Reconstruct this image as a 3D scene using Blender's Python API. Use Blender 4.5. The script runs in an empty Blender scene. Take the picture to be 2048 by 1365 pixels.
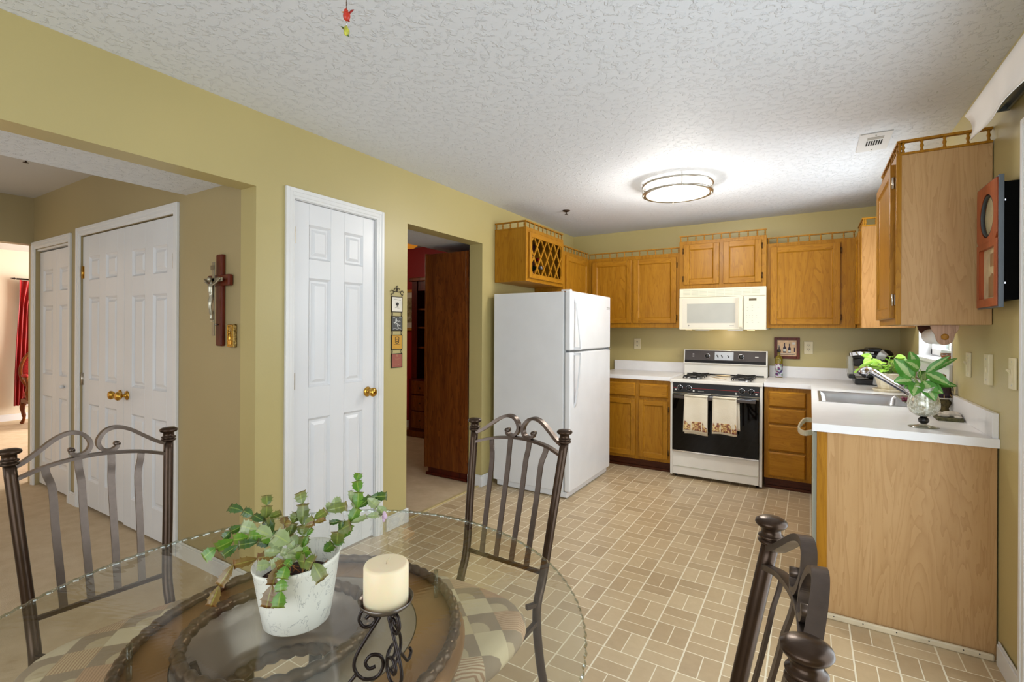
import bpy, bmesh, math, random
from mathutils import Vector, Matrix
random.seed(7)
SC = bpy.context.scene
COL = SC.collection
R = math.radians
PI = math.pi

# ------------------------------------------------------------------ camera, exposure, world, daylight
XL, YB, XR, H = -2.39, 5.31, 0.66, 2.44          # left wall, back wall, right wall, ceiling height
F = 978.0
TH = math.atan2(596, 978)
ROLL = 0.005
cd = bpy.data.cameras.new('camera'); cam = bpy.data.objects.new('camera', cd); COL.objects.link(cam)
fw = Vector((-math.sin(TH), math.cos(TH), 0)); rt = Vector((math.cos(TH), math.sin(TH), 0)); up = Vector((0, 0, 1))
xc = rt*math.cos(ROLL) + up*math.sin(ROLL); yc = -rt*math.sin(ROLL) + up*math.cos(ROLL)
M = Matrix((xc, yc, -fw)).transposed().to_4x4(); M.translation = Vector((0, 0, 1.34))
cam.matrix_world = M
cd.sensor_width = 36; cd.lens = F/2048*36; cd.shift_y = -22.5/2048; cd.clip_start = 0.02; cd.clip_end = 60
SC.camera = cam
SC.view_settings.view_transform = 'Standard'; SC.view_settings.look = 'None'
SC.view_settings.exposure = -0.12; SC.view_settings.gamma = 1.0; SC.view_settings.use_curve_mapping = False
W = bpy.data.worlds.new('daylight'); SC.world = W; W.use_nodes = True
W.node_tree.nodes['Background'].inputs[0].default_value = (0.86, 0.93, 1.0, 1)
W.node_tree.nodes['Background'].inputs[1].default_value = 1.4
def area(name, loc, rot, sx, sy, power, col=(1, 1, 1)):
    l = bpy.data.lights.new(name, 'AREA'); l.shape = 'RECTANGLE'; l.size = sx; l.size_y = sy; l.energy = power; l.color = col
    o = bpy.data.objects.new(name, l); COL.objects.link(o); o.location = loc; o.rotation_euler = rot; return o
# daylight through the sliding door and sink window; the other areas are added fill
area('daylight_sliding_door', (0.80, 1.35, 1.05), (0, R(90), 0), 1.95, 1.9, 37, (0.86, 0.93, 1.0))
area('added_nook_fill', (-0.9, -1.62, 1.35), (R(90), 0, 0), 2.4, 1.6, 40, (0.88, 0.94, 1.0))  # added fill from behind the camera, through an invented window
area('daylight_sink_window', (0.84, 3.97, 1.62), (0, R(90), 0), 0.9, 0.95, 34, (0.90, 0.95, 1.0))
area('added_living_fill', (-7.9, 4.6, 1.4), (R(-90), 0, 0), 2.6, 2.0, 260, (1.0, 0.96, 0.9))  # added light for the living room, from an unseen side opening
area('added_hall_fill', (-3.9, -1.72, 1.4), (R(90), 0, 0), 2.2, 1.7, 3, (1.0, 0.97, 0.92))  # added weak fill for the hall, at an unseen invented opening
def bulb(name, loc, power, rad=0.05, col=(1, 0.93, 0.82)):
    l = bpy.data.lights.new(name, 'POINT'); l.energy = power; l.shadow_soft_size = rad; l.color = col
    o = bpy.data.objects.new(name, l); COL.objects.link(o); o.location = loc; return o

# ------------------------------------------------------------------ materials
def lin(c):
    return tuple(((v/255)/12.92 if v/255 <= 0.04045 else ((v/255+0.055)/1.055)**2.4) for v in c) + (1,)
MATS = {}
class NT:
    def __init__(s, name):
        s.m = bpy.data.materials.new(name); s.m.use_nodes = True; s.t = s.m.node_tree; s.n = s.t.nodes; s.b = s.n['Principled BSDF']; MATS[name] = s.m
    def N(s, typ, **kw):
        n = s.n.new(typ)
        for k, v in kw.items(): setattr(n, k, v)
        return n
    def L(s, a, b): s.t.links.new(a, b)
    def val(s, sock, v):
        if hasattr(v, 'is_output') or hasattr(v, 'links'): s.L(v, sock)
        else: sock.default_value = v
    def math(s, op, a, b=None, c=None):
        n = s.N('ShaderNodeMath', operation=op); s.val(n.inputs[0], a)
        if b is not None: s.val(n.inputs[1], b)
        if c is not None: s.val(n.inputs[2], c)
        return n.outputs[0]
    def mix(s, fac, a, b, mode='MIX'):
        n = s.N('ShaderNodeMix', data_type='RGBA', blend_type=mode); s.val(n.inputs['Factor'], fac); s.val(n.inputs[6], a); s.val(n.inputs[7], b); return n.outputs[2]
    def coord(s, kind='Object', scale=(1, 1, 1), rot=(0, 0, 0), loc=(0, 0, 0)):
        tc = s.N('ShaderNodeTexCoord'); mp = s.N('ShaderNodeMapping'); s.L(tc.outputs[kind], mp.inputs[0])
        mp.inputs['Scale'].default_value = scale; mp.inputs['Rotation'].default_value = rot; mp.inputs['Location'].default_value = loc
        return mp.outputs[0]
    def noise(s, vec, scale, detail=3, rough=0.5, dist=0.0):
        n = s.N('ShaderNodeTexNoise'); s.L(vec, n.inputs['Vector']); n.inputs['Scale'].default_value = scale; n.inputs['Detail'].default_value = detail
        n.inputs['Roughness'].default_value = rough; n.inputs['Distortion'].default_value = dist; return n.outputs[0]
    def ramp(s, fac, stops):
        n = s.N('ShaderNodeValToRGB'); s.L(fac, n.inputs[0]); e = n.color_ramp.elements
        while len(e) < len(stops): e.new(0.5)
        for i, (p, c) in enumerate(stops): e[i].position = p; e[i].color = lin(c)
        return n.outputs[0]
    def bump(s, h, strength=0.3, dist=0.01):
        n = s.N('ShaderNodeBump'); s.L(h, n.inputs['Height']); n.inputs['Strength'].default_value = strength; n.inputs['Distance'].default_value = dist
        s.L(n.outputs[0], s.b.inputs['Normal'])
    def set(s, col=None, rough=0.5, metal=0.0, **kw):
        if col is not None:
            if isinstance(col, tuple): s.b.inputs['Base Color'].default_value = lin(col) if len(col) == 3 else col
            else: s.L(col, s.b.inputs['Base Color'])
        s.val(s.b.inputs['Roughness'], rough); s.b.inputs['Metallic'].default_value = metal
        for k, v in kw.items(): s.val(s.b.inputs[k.replace('_', ' ')], v)
        return s.m
def simple(name, col, rough=0.5, metal=0.0, var=0.06, scale=6, bump=0.0, bscale=200, **kw):
    t = NT(name); v = t.coord(); n = t.noise(v, scale, 3)
    d = tuple(max(0, c*(1-var)) for c in col); l = tuple(min(255, c*(1+var)) for c in col)
    t.set(t.ramp(n, [(0.3, d), (0.7, l)]), rough, metal, **kw)
    if bump: t.bump(t.noise(v, bscale, 2), bump, 0.002)
    return t.m
def paint(name, col, rough=0.38, bscale=90, strength=0.12):
    t = NT(name); v = t.coord('Object'); n = t.noise(v, 1.2, 2)
    d = tuple(c*0.975 for c in col); l = tuple(min(255, c*1.02) for c in col)
    t.set(t.ramp(n, [(0.3, d), (0.7, l)]), rough); t.bump(t.noise(v, bscale, 3), strength, 0.002); return t.m
OLIVE = paint('olive_wall_paint', (184, 169, 115))
TAUPE = paint('taupe_hall_paint', (166, 149, 108), 0.45)
CREAMW = paint('cream_living_paint', (222, 208, 184), 0.6)
REDW = paint('red_dining_paint', (150, 14, 16), 0.5)
WHITEP = simple('white_trim_paint', (226, 226, 226), 0.32, var=0.008)
DOORW = paint('white_door_paint', (224, 225, 228), 0.33, 70, 0.05)
def knock(name, col, strength, sc):
    t = NT(name); v = t.coord('Object', (1, 1, 1)); a = t.noise(v, sc, 4, 0.6, 0.6); b = t.noise(v, sc*0.35, 2)
    h = t.ramp(a, [(0.53, (0, 0, 0)), (0.62, (255, 255, 255))]); t.set(col, 0.7); t.bump(h, strength, 0.006)
    return t.m
CEIL = knock('textured_white_ceiling', (222, 225, 231), 0.62, 34)
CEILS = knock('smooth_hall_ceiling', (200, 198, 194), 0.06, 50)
def oak(name, base, dark, light, horiz=False, sc=1.0, rough=0.36):
    t = NT(name)
    s = (2.2, 22, 22) if horiz == 'x' else ((22, 2.2, 22) if horiz else (16, 16, 1.6))
    v = t.coord('Object', tuple(k*sc for k in s)); v2 = t.coord('Object', tuple(k*sc*5 for k in s)); v3 = t.coord('Object', (1, 1, 1))
    n = t.noise(v, 0.55, 3, 0.55, 1.4)
    w = t.math('FRACT', t.math('MULTIPLY', n, 9.0)); w = t.math('POWER', w, 3.0)
    fine = t.noise(v2, 1.0, 4, 0.7)
    c = t.ramp(t.noise(v, 1.0, 3, 0.6), [(0.25, base), (0.75, light)])
    c = t.mix(t.math('MULTIPLY', w, 0.48), c, lin(dark)); c = t.mix(t.math('MULTIPLY', t.math('GREATER_THAN', fine, 0.60), 0.28), c, lin(dark))
    t.set(c, rough, Specular_IOR_Level=0.22); t.bump(fine, 0.08, 0.001); return t.m
OAK = oak('honey_oak_upright_grain', (156, 104, 18), (120, 73, 8), (172, 120, 32))
OAKH = oak('honey_oak_level_grain', (158, 105, 18), (120, 73, 8), (174, 121, 32), 'x')
OAKP = oak('faded_oak_veneer', (182, 143, 96), (160, 119, 74), (192, 154, 108), rough=0.42)
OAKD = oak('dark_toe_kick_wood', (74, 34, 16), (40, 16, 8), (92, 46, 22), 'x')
OAKL = oak('light_oak_side', (156, 112, 62), (124, 82, 38), (170, 126, 76), rough=0.42)
CHERRY = oak('dark_cherry_veneer', (96, 44, 14), (40, 10, 4), (140, 78, 28), rough=0.3)
CHERRYD = oak('deep_cherry_wood', (70, 20, 12), (34, 8, 6), (100, 36, 20), rough=0.3)
MAHOG = oak('mahogany_frame_wood', (84, 30, 16), (48, 12, 6), (106, 42, 22), rough=0.3)
ORANGEW = oak('orange_brown_clock_wood', (156, 74, 38), (128, 54, 24), (170, 86, 46), rough=0.32)
BRACKET = oak('weathered_oak_bracket', (176, 140, 116), (120, 84, 60), (190, 156, 132), rough=0.5)
# vinyl floor, six inch basket weave
def floor_mat():
    t = NT('basketweave_vinyl_tile'); g = t.N('ShaderNodeNewGeometry'); sp = t.N('ShaderNodeSeparateXYZ'); t.L(g.outputs['Position'], sp.inputs[0])
    u = t.math('DIVIDE', t.math('ADD', sp.outputs[0], 0.592+15), 0.15); v = t.math('DIVIDE', t.math('ADD', sp.outputs[1], -1.977+15.1), 0.151)
    fu = t.math('FRACT', u); fv = t.math('FRACT', v); iu = t.math('FLOOR', u); iv = t.math('FLOOR', v)
    par = t.math('MODULO', t.math('ADD', iu, iv), 2.0)                     # 0: two level bars, 1: two upright bars
    du = t.math('MINIMUM', fu, t.math('SUBTRACT', 1.0, fu)); dv = t.math('MINIMUM', fv, t.math('SUBTRACT', 1.0, fv))
    mu = t.math('ADD', t.math('ABSOLUTE', t.math('SUBTRACT', fu, 0.5)), t.math('MULTIPLY', t.math('SUBTRACT', 1.0, par), 1.0))
    mv = t.math('ADD', t.math('ABSOLUTE', t.math('SUBTRACT', fv, 0.5)), par)
    g1 = t.math('LESS_THAN', du, 0.021); g2 = t.math('LESS_THAN', dv, 0.016); g3 = t.math('LESS_THAN', mu, 0.014); g4 = t.math('LESS_THAN', mv, 0.013)
    gr = t.math('MAXIMUM', t.math('MAXIMUM', g1, g2), t.math('MAXIMUM', g3, g4))
    half = t.math('ADD', t.math('MULTIPLY', t.math('GREATER_THAN', fu, 0.5), par), t.math('MULTIPLY', t.math('GREATER_THAN', fv, 0.5), t.math('SUBTRACT', 1.0, par)))
    cb = t.N('ShaderNodeCombineXYZ'); t.L(iu, cb.inputs[0]); t.L(iv, cb.inputs[1]); t.L(half, cb.inputs[2])
    wn = t.N('ShaderNodeTexWhiteNoise'); wn.noise_dimensions = '3D'; t.L(cb.outputs[0], wn.inputs[0])
    ns = t.noise(t.coord('Object'), 26, 4, 0.6); mixv = t.math('ADD', t.math('MULTIPLY', wn.outputs[0], 0.55), t.math('MULTIPLY', ns, 0.45))
    c = t.ramp(mixv, [(0.15, (176, 152, 118)), (0.5, (190, 166, 130)), (0.85, (204, 182, 146))])
    c = t.mix(gr, c, lin((236, 226, 200))); t.set(c, 0.33); t.bump(t.math('SUBTRACT', 1.0, gr), 0.2, 0.001); return t.m
FLOOR = floor_mat()
def carpet(name, a, b):
    t = NT(name); v = t.coord('Object'); n = t.noise(v, 9, 4, 0.6); f = t.noise(v, 420, 2)
    t.set(t.ramp(n, [(0.3, a), (0.7, b)]), 0.95); t.bump(f, 0.6, 0.006); return t.m
CARPET = carpet('beige_carpet_pile', (196, 172, 138), (212, 190, 158))
IVORY = simple('ivory_enamel', (232, 224, 200), 0.28, var=0.01)
IVORYD = simple('ivory_recess', (196, 194, 172), 0.5, var=0.02)
MWGLASS = simple('pale_grey_oven_window', (178, 176, 166), 0.25, var=0.02)
FRIDGE = simple('white_pebbled_enamel', (232, 233, 236), 0.3, var=0.01, bump=0.05, bscale=300)
FRGASK = simple('grey_door_gasket', (170, 172, 174), 0.6)
ENAMEL = simple('white_stove_enamel', (232, 228, 220), 0.2, var=0.015)
BLACKG = simple('black_oven_glass', (8, 5, 4), 0.03, var=0.1, Specular_IOR_Level=0.25)
BLACKP = simple('black_plastic', (18, 17, 18), 0.3, var=0.1)
BLACKM = simple('black_cast_iron', (24, 22, 22), 0.55, var=0.1)
STEEL = simple('brushed_steel', (190, 190, 192), 0.3, 1.0, var=0.05)
DKSTEEL = simple('dark_brushed_panel', (74, 68, 66), 0.35, 0.8, var=0.12, scale=3)
CHROME = simple('chrome', (225, 225, 230), 0.08, 1.0, var=0.02)
BRASS = simple('polished_brass', (205, 160, 72), 0.16, 1.0, var=0.05)
ABRASS = simple('antique_brass_hinge', (92, 66, 38), 0.4, 0.8, var=0.1)
NICKEL = simple('brushed_nickel', (198, 192, 182), 0.28, 1.0, var=0.04)
BRONZE = simple('dark_bronze_metal', (64, 48, 36), 0.28, 0.7, var=0.05, scale=40, bump=0.03, bscale=400)
BRONZEF = simple('satin_bronze_flat_bar', (96, 84, 76), 0.34, 0.9, var=0.04, scale=60, bump=0.03, bscale=400)
IRON = simple('black_wrought_iron', (38, 28, 26), 0.32, 0.5, var=0.1)
LAMIN = simple('white_laminate', (238, 236, 236), 0.3, var=0.01, scale=12)
RED = simple('red_paint', (200, 30, 20), 0.4)
PLATE = simple('almond_plastic', (216, 204, 168), 0.35, var=0.01)
DARK = simple('dark_cavity', (12, 10, 10), 0.9)
CHALK = simple('chalk_white_ink', (220, 218, 212), 0.7, var=0.02)
INK = simple('dark_ink', (50, 46, 44), 0.7)
GREYINK = simple('grey_print', (150, 146, 138), 0.6)
def emis(name, col, st):
    t = NT(name); t.set(col, 0.5); t.b.inputs['Emission Color'].default_value = lin(col); t.b.inputs['Emission Strength'].default_value = st; return t.m
LAMPG = emis('lit_opal_glass', (255, 250, 240), 5.0)
GLOBE = emis('amber_lit_globe', (226, 140, 40), 0.55)
COVEGL = emis('lit_underside_lamp', (255, 226, 180), 1.5)
def thinglass(name, tint, f0=0.04, rough=0.0):
    m = bpy.data.materials.new(name); m.use_nodes = True; nt = m.node_tree; nt.nodes.clear(); N = nt.nodes.new
    o = N('ShaderNodeOutputMaterial'); mx = N('ShaderNodeMixShader'); tr = N('ShaderNodeBsdfTransparent'); gl = N('ShaderNodeBsdfGlossy'); lw = N('ShaderNodeLayerWeight'); lw.inputs[0].default_value = 0.5
    p = N('ShaderNodeMath'); p.operation = 'POWER'; p.inputs[1].default_value = 5.0; q = N('ShaderNodeMath'); q.operation = 'MULTIPLY_ADD'; q.inputs[1].default_value = 1-f0; q.inputs[2].default_value = f0
    tr.inputs[0].default_value = lin(tint); gl.inputs['Roughness'].default_value = rough; L = nt.links.new
    L(lw.outputs['Facing'], p.inputs[0]); L(p.outputs[0], q.inputs[0]); L(q.outputs[0], mx.inputs[0]); L(tr.outputs[0], mx.inputs[1]); L(gl.outputs[0], mx.inputs[2]); L(mx.outputs[0], o.inputs[0])
    return m
TGLASS = thinglass('greenish_table_glass', (248, 249, 245), 0.05)
EGLASS = thinglass('bright_glass_edge', (200, 220, 210), 0.42, 0.0)
WGLASS = thinglass('window_glass', (250, 252, 252), 0.03)
CLEAR = thinglass('clear_glassware', (235, 240, 236), 0.06)

# ------------------------------------------------------------------ mesh builder
class MB:
    def __init__(s): s.v = []; s.f = []; s.mi = []; s.sm = []; s.m = 0; s.smooth = False; s.T = Matrix(); s.uv = {}
    def add(s, vs, fs, smooth=None):
        b = len(s.v); s.v += [tuple(s.T @ Vector(v)) for v in vs]
        for f in fs: s.f.append(tuple(b+i for i in f)); s.mi.append(s.m); s.sm.append(s.smooth if smooth is None else smooth)
        return b
    def box(s, x0, x1, y0, y1, z0, z1):
        if x0 > x1: x0, x1 = x1, x0
        if y0 > y1: y0, y1 = y1, y0
        if z0 > z1: z0, z1 = z1, z0
        s.add([(x0, y0, z0), (x1, y0, z0), (x1, y1, z0), (x0, y1, z0), (x0, y0, z1), (x1, y0, z1), (x1, y1, z1), (x0, y1, z1)],
              [(0, 3, 2, 1), (4, 5, 6, 7), (0, 1, 5, 4), (1, 2, 6, 5), (2, 3, 7, 6), (3, 0, 4, 7)], False); return s
    def cbox(s, x, y, z, a, b, c): return s.box(x-a/2, x+a/2, y-b/2, y+b/2, z-c/2, z+c/2)
    def frustum_y(s, x0, x1, z0, z1, y0, y1, ins):
        """flat field facing -y at y1, spreading by ins back to y0 (y1 < y0)"""
        a = [(x0, y0, z0), (x1, y0, z0), (x1, y0, z1), (x0, y0, z1)]; b = [(x0+ins, y1, z0+ins), (x1-ins, y1, z0+ins), (x1-ins, y1, z1-ins), (x0+ins, y1, z1-ins)]
        s.add(a+b, [(4, 5, 6, 7), (0, 1, 5, 4), (1, 2, 6, 5), (2, 3, 7, 6), (3, 0, 4, 7), (3, 2, 1, 0)], False); return s
    def prism(s, pts, a, b, axis='y'):
        """outline pts in the plane across axis, extruded a..b"""
        n = len(pts)
        def P(p, t):
            if axis == 'y': return (p[0], t, p[1])
            if axis == 'x': return (t, p[0], p[1])
            return (p[0], p[1], t)
        s.add([P(p, a) for p in pts]+[P(p, b) for p in pts], [tuple(range(n))[::-1], tuple(range(n, 2*n))]+[(i, (i+1) % n, n+(i+1) % n, n+i) for i in range(n)]); return s
    def lathe(s, prof, c=(0, 0, 0), seg=24, rfun=None, cap=True, smooth=True, axis='z', sx=1, sy=1):
        vs = []; n = len(prof)
        for r, z in prof:
            for k in range(seg):
                a = 2*PI*k/seg; rr = r if rfun is None else rfun(r, z, a)
                p = (rr*math.cos(a)*sx, rr*math.sin(a)*sy, z)
                if axis == 'y': p = (p[0], p[2], p[1])
                if axis == 'x': p = (p[2], p[0], p[1])
                vs.append((p[0]+c[0], p[1]+c[1], p[2]+c[2]))
        fs = [(i*seg+k, i*seg+(k+1) % seg, (i+1)*seg+(k+1) % seg, (i+1)*seg+k) for i in range(n-1) for k in range(seg)]
        if axis == 'y': fs = [f[::-1] for f in fs]
        b = s.add(vs, fs, smooth)
        if cap:
            for i, rev in ((0, True), (n-1, False)):
                if prof[i][0] > 1e-5:
                    f = [b+i*seg+k for k in range(seg)]
                    if rev != (axis == 'y'): f = f[::-1]
                    s.f.append(tuple(f)); s.mi.append(s.m); s.sm.append(False)
        return s
    def cyl(s, c, r, h, seg=20, axis='z', r2=None): return s.lathe([(r, 0), (r if r2 is None else r2, h)], c, seg, axis=axis)
    def tube(s, pts, r, seg=8, sq=None, closed=False, cap=True):
        """sweep along pts; r number or list; sq=(w,h,refvector) gives a flat bar"""
        pts = [Vector(p) for p in pts]; n = len(pts); ring = []
        ref = Vector(sq[2]) if sq else Vector((0.13, 0.29, 0.95)); prev = None
        for i, p in enumerate(pts):
            if closed: t = pts[(i+1) % n]-pts[i-1]
            else: t = pts[min(i+1, n-1)]-pts[max(i-1, 0)]
            if t.length < 1e-9: t = Vector((0, 0, 1))
            t.normalize()
            if sq: a = ref - t*ref.dot(t)
            else:
                a = (prev - t*prev.dot(t)) if prev is not None else (ref - t*ref.dot(t))
            if a.length < 1e-6: a = t.orthogonal()
            a.normalize(); prev = a; b = t.cross(a); rr = r[i] if isinstance(r, (list, tuple)) else r
            if sq:
                w, h = sq[0]/2, sq[1]/2
                ring += [p+a*w+b*h, p-a*w+b*h, p-a*w-b*h, p+a*w-b*h]
            else: ring += [p+(a*math.cos(2*PI*k/seg)+b*math.sin(2*PI*k/seg))*rr for k in range(seg)]
        g = 4 if sq else seg; fs = []
        for i in range(n if closed else n-1):
            j = (i+1) % n
            for k in range(g): fs.append((i*g+k, i*g+(k+1) % g, j*g+(k+1) % g, j*g+k))
        if not closed and cap: fs += [tuple(range(g))[::-1], tuple(range((n-1)*g, n*g))]
        s.add([tuple(p) for p in ring], fs, not sq); return s
    def sphere(s, c, r, seg=16, rings=10, sc=(1, 1, 1)):
        prof = [(max(1e-4, r*math.sin(PI*i/rings)), -r*math.cos(PI*i/rings)) for i in range(rings+1)]
        o = s.T; s.T = o @ Matrix.Translation(c) @ Matrix.Diagonal((sc[0], sc[1], sc[2], 1)); s.lathe(prof, (0, 0, 0), seg, cap=False); s.T = o; return s
    def build(s, name, mats, parent=None, bevel=0, seg=2, world=True, sub=0, auto=None):
        me = bpy.data.meshes.new(name)
        off = Vector((0, 0, 0))
        if world and parent is not None: off = ORG.get(parent.name, Vector((0, 0, 0)))
        me.from_pydata([tuple(Vector(v)-off) for v in s.v], [], s.f)
        for m in (mats if isinstance(mats, (list, tuple)) else [mats]): me.materials.append(m)
        me.polygons.foreach_set('material_index', s.mi); me.polygons.foreach_set('use_smooth', s.sm)
        if s.uv:
            ul = me.uv_layers.new(name='UVMap')
            for lp in me.loops: ul.data[lp.index].uv = s.uv.get(lp.vertex_index, (0, 0))
        me.update()
        o = bpy.data.objects.new(name, me); COL.objects.link(o)
        if parent is not None: o.parent = parent; ORG[o.name] = off
        if bevel:
            b = o.modifiers.new('bevel', 'BEVEL'); b.width = bevel; b.segments = seg; b.limit_method = 'ANGLE'; b.angle_limit = R(40); b.harden_normals = False
        if sub:
            b = o.modifiers.new('sub', 'SUBSURF'); b.levels = sub; b.render_levels = sub
        return o
ORG = {}
def thing(name, loc, label, cat, group=None, rz=0):
    o = bpy.data.objects.new(name, None); COL.objects.link(o); o.location = loc; o.rotation_euler = (0, 0, rz); o.empty_display_size = 0.05
    o['label'] = label; o['category'] = cat
    if group: o['group'] = group
    ORG[o.name] = Vector(loc) if rz == 0 else Vector((0, 0, 0)); return o
def tag(o, label, cat, group=None, kind=None):
    o['label'] = label; o['category'] = cat
    if group: o['group'] = group
    if kind: o['kind'] = kind
    return o
def struct(o, label=None):
    o['kind'] = 'structure'
    if label: o['label'] = label
    return o
def copy_tree(o, parent=None):
    c = o.copy(); COL.objects.link(c); c.parent = parent
    for ch in list(o.children): copy_tree(ch, c)
    return c
def spiral(c, r0, r1, a0, a1, n, plane='xz'):
    out = []
    for i in range(n+1):
        t = i/n; a = a0+(a1-a0)*t; r = r0+(r1-r0)*t
        x, z = r*math.cos(a), r*math.sin(a)
        out.append((c[0]+x, c[1], c[2]+z))
    return out
def smoothpath(P, n=6):
    P = [Vector(p) for p in P]; out = []
    Q = [P[0]*2-P[1]]+P+[P[-1]*2-P[-2]]
    for i in range(1, len(Q)-2):
        for k in range(n):
            t = k/n; a, b, c, d = Q[i-1], Q[i], Q[i+1], Q[i+2]
            out.append(0.5*((2*b)+(-a+c)*t+(2*a-5*b+4*c-d)*t*t+(-a+3*b-3*c+d)*t**3))
    out.append(P[-1]); return [tuple(p) for p in out]

# ------------------------------------------------------------------ the setting
def wall(name, boxes, mat, label=None):
    m = MB()
    for b in boxes: m.box(*b)
    return struct(m.build(name, mat), label)
wall('floor', [(-2.41, 0.80, -1.75, 5.43, -0.06, 0)], FLOOR, 'beige basketweave vinyl tile floor')
wall('floor', [(-9.9, -2.415, -1.75, 5.1, -0.06, 0.004)], CARPET, 'beige carpet in the hall and rooms beyond')
wall('trim_1', [(-2.425, -2.405, 2.52, 3.43, 0, 0.009), (-2.425, -2.405, -1.6, 1.43, 0, 0.009)], simple('carpet_edge_strip', (190, 170, 120), 0.5))
wall('ceiling', [(-2.52, 0.80, -1.75, 5.43, H, H+0.06)], CEIL, 'white textured kitchen ceiling')
wall('ceiling', [(-9.9, -2.52, -1.75, 5.1, H, H+0.06)], CEILS, 'grey white ceiling beyond the kitchen wall')
wall('ceiling', [(-3.09, -2.525, -1.6, 1.435, 2.11, H), (-3.09, -2.525, 2.3, 5.0, 2.11, H)], CEIL, 'lowered textured ceiling strip behind the kitchen wall')
X0, X1 = -2.525, XL
wall('wall_left', [(X0, X1, -1.6, 1.434, 2.06, H), (X0, X1, -1.75, -1.6, 0, H), (X0, X1, 1.434, 1.646, 0, H), (X0, X1, 1.646, 2.236, 2.047, H), (X0, X1, 2.236, 2.52, 0, H),
                   (X0, X1, 2.52, 3.43, 2.075, H), (X0, X1, 3.43, 5.43, 0, H)], OLIVE, 'olive green wall with two openings and a white door')
wall('wall_back', [(X1, 0.80, YB, YB+0.12, 0, H)], OLIVE, 'olive green wall behind the stove')
SD0, SD1, SW0, SW1 = 0.42, 2.405, 3.50, 4.44
wall('wall_right', [(XR, 0.80, -1.75, SD0, 0, H), (XR, 0.80, SD0, SD1, 2.05, H), (XR, 0.80, SD1, SW0, 0, H), (XR, 0.80, SW0, SW1, 0, 1.17), (XR, 0.80, SW0, SW1, 2.1, H), (XR, 0.80, SW1, 5.43, 0, H)], OLIVE, 'olive green wall with the sink window')
wall('wall_front', [(X1, XR, -1.75, -1.6, 0, 0.55), (X1, XR, -1.75, -1.6, 2.15, H), (X1, -2.1, -1.75, -1.6, 0.55, 2.15), (0.3, XR, -1.75, -1.6, 0.55, 2.15)], OLIVE)  # window gap in this unseen wall is added for the fill
# hall behind the left wall
WY0, WY1 = 1.435, 1.54
wall('wall_hall', [(-3.225, -2.527, WY0, WY1, 0, 2.44), (-4.63, -3.225, WY0, WY1, 2.02, H), (-4.86, -4.63, WY0, WY1, 0, H), (-5.60, -4.86, WY0, WY1, 2.0, H), (-5.77, -5.60, WY0, WY1, 0, H)], TAUPE, 'taupe hall wall with closet doors and a crucifix')
wall('wall_hall', [(-5.77, -5.65, -1.6, WY0, 2.045, H)], TAUPE, 'header over the passage to the living room')
wall('wall_hall', [(-5.65, -2.527, -1.9, -1.78, 0, 0.5), (-5.65, -2.527, -1.9, -1.78, 2.2, H), (-5.65, -5.0, -1.9, -1.78, 0.5, 2.2), (-2.9, -2.527, -1.9, -1.78, 0.5, 2.2)], TAUPE)  # unseen hall end, with a gap added to let light in
wall('wall_dining', [(-5.65, -2.527, 4.97, 5.1, 0, H), (-5.77, -5.65, 1.54, 5.1, 0, H)], REDW, 'red dining room wall')
wall('wall_closet', [(-5.65, -2.527, 2.22, 2.3, 0, H)], TAUPE)
wall('wall_living', [(-9.9, -9.75, -1.9, 2.36, 0, H), (-9.9, -9.75, 3.4, 5.1, 0, H), (-9.9, -9.75, 2.36, 3.4, 0, 0.25), (-9.9, -9.75, 2.36, 3.4, 2.0, H)], CREAMW, 'cream living room wall')
wall('wall_living', [(-9.75, -5.77, -1.9, -1.8, 0, H), (-9.75, -9.3, 4.7, 4.85, 0, H), (-6.5, -5.77, 4.7, 4.85, 0, H), (-9.3, -6.5, 4.7, 4.85, 2.45, H)], CREAMW)  # unseen sides; the wide gap is added for the living room light
# baseboards
def baseboard(name, segs):
    m = MB()
    for (x0, x1, y0, y1) in segs:
        m.box(x0, x1, y0, y1, 0, 0.085)
        cx, cy = (x0+x1)/2, (y0+y1)/2
        m.box(x0+(0.004 if x1-x0 < 0.03 else 0), x1-(0.004 if x1-x0 < 0.03 else 0), y0+(0.004 if y1-y0 < 0.03 else 0), y1-(0.004 if y1-y0 < 0.03 else 0), 0.085, 0.098)
    return struct(m.build(name, WHITEP, bevel=0.003), 'white baseboard')
t = 0.014
baseboard('baseboard_left', [(XL, XL+t, 1.434-t, 1.594), (XL, XL+t, 2.327, 2.52+t), (XL, XL+t, 3.43-t, 3.53), (X0, XL, 2.52, 2.52+t), (X0, XL, 3.43-t, 3.43)])
baseboard('baseboard_hall', [(-3.16, X1, WY0-t, WY0), (-4.80, -4.69, WY0-t, WY0)])
baseboard('baseboard_living', [(-9.75, -9.736, -1.8, 4.7)])
baseboard('baseboard_dining', [(-5.65, -2.6, 4.956, 4.97), (X0-t, X0, 2.3, 2.52), (X0-t, X0, 3.43, 3.45)])
baseboard('baseboard_right', [(XR-t, XR, 2.462, 2.70)])
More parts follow.
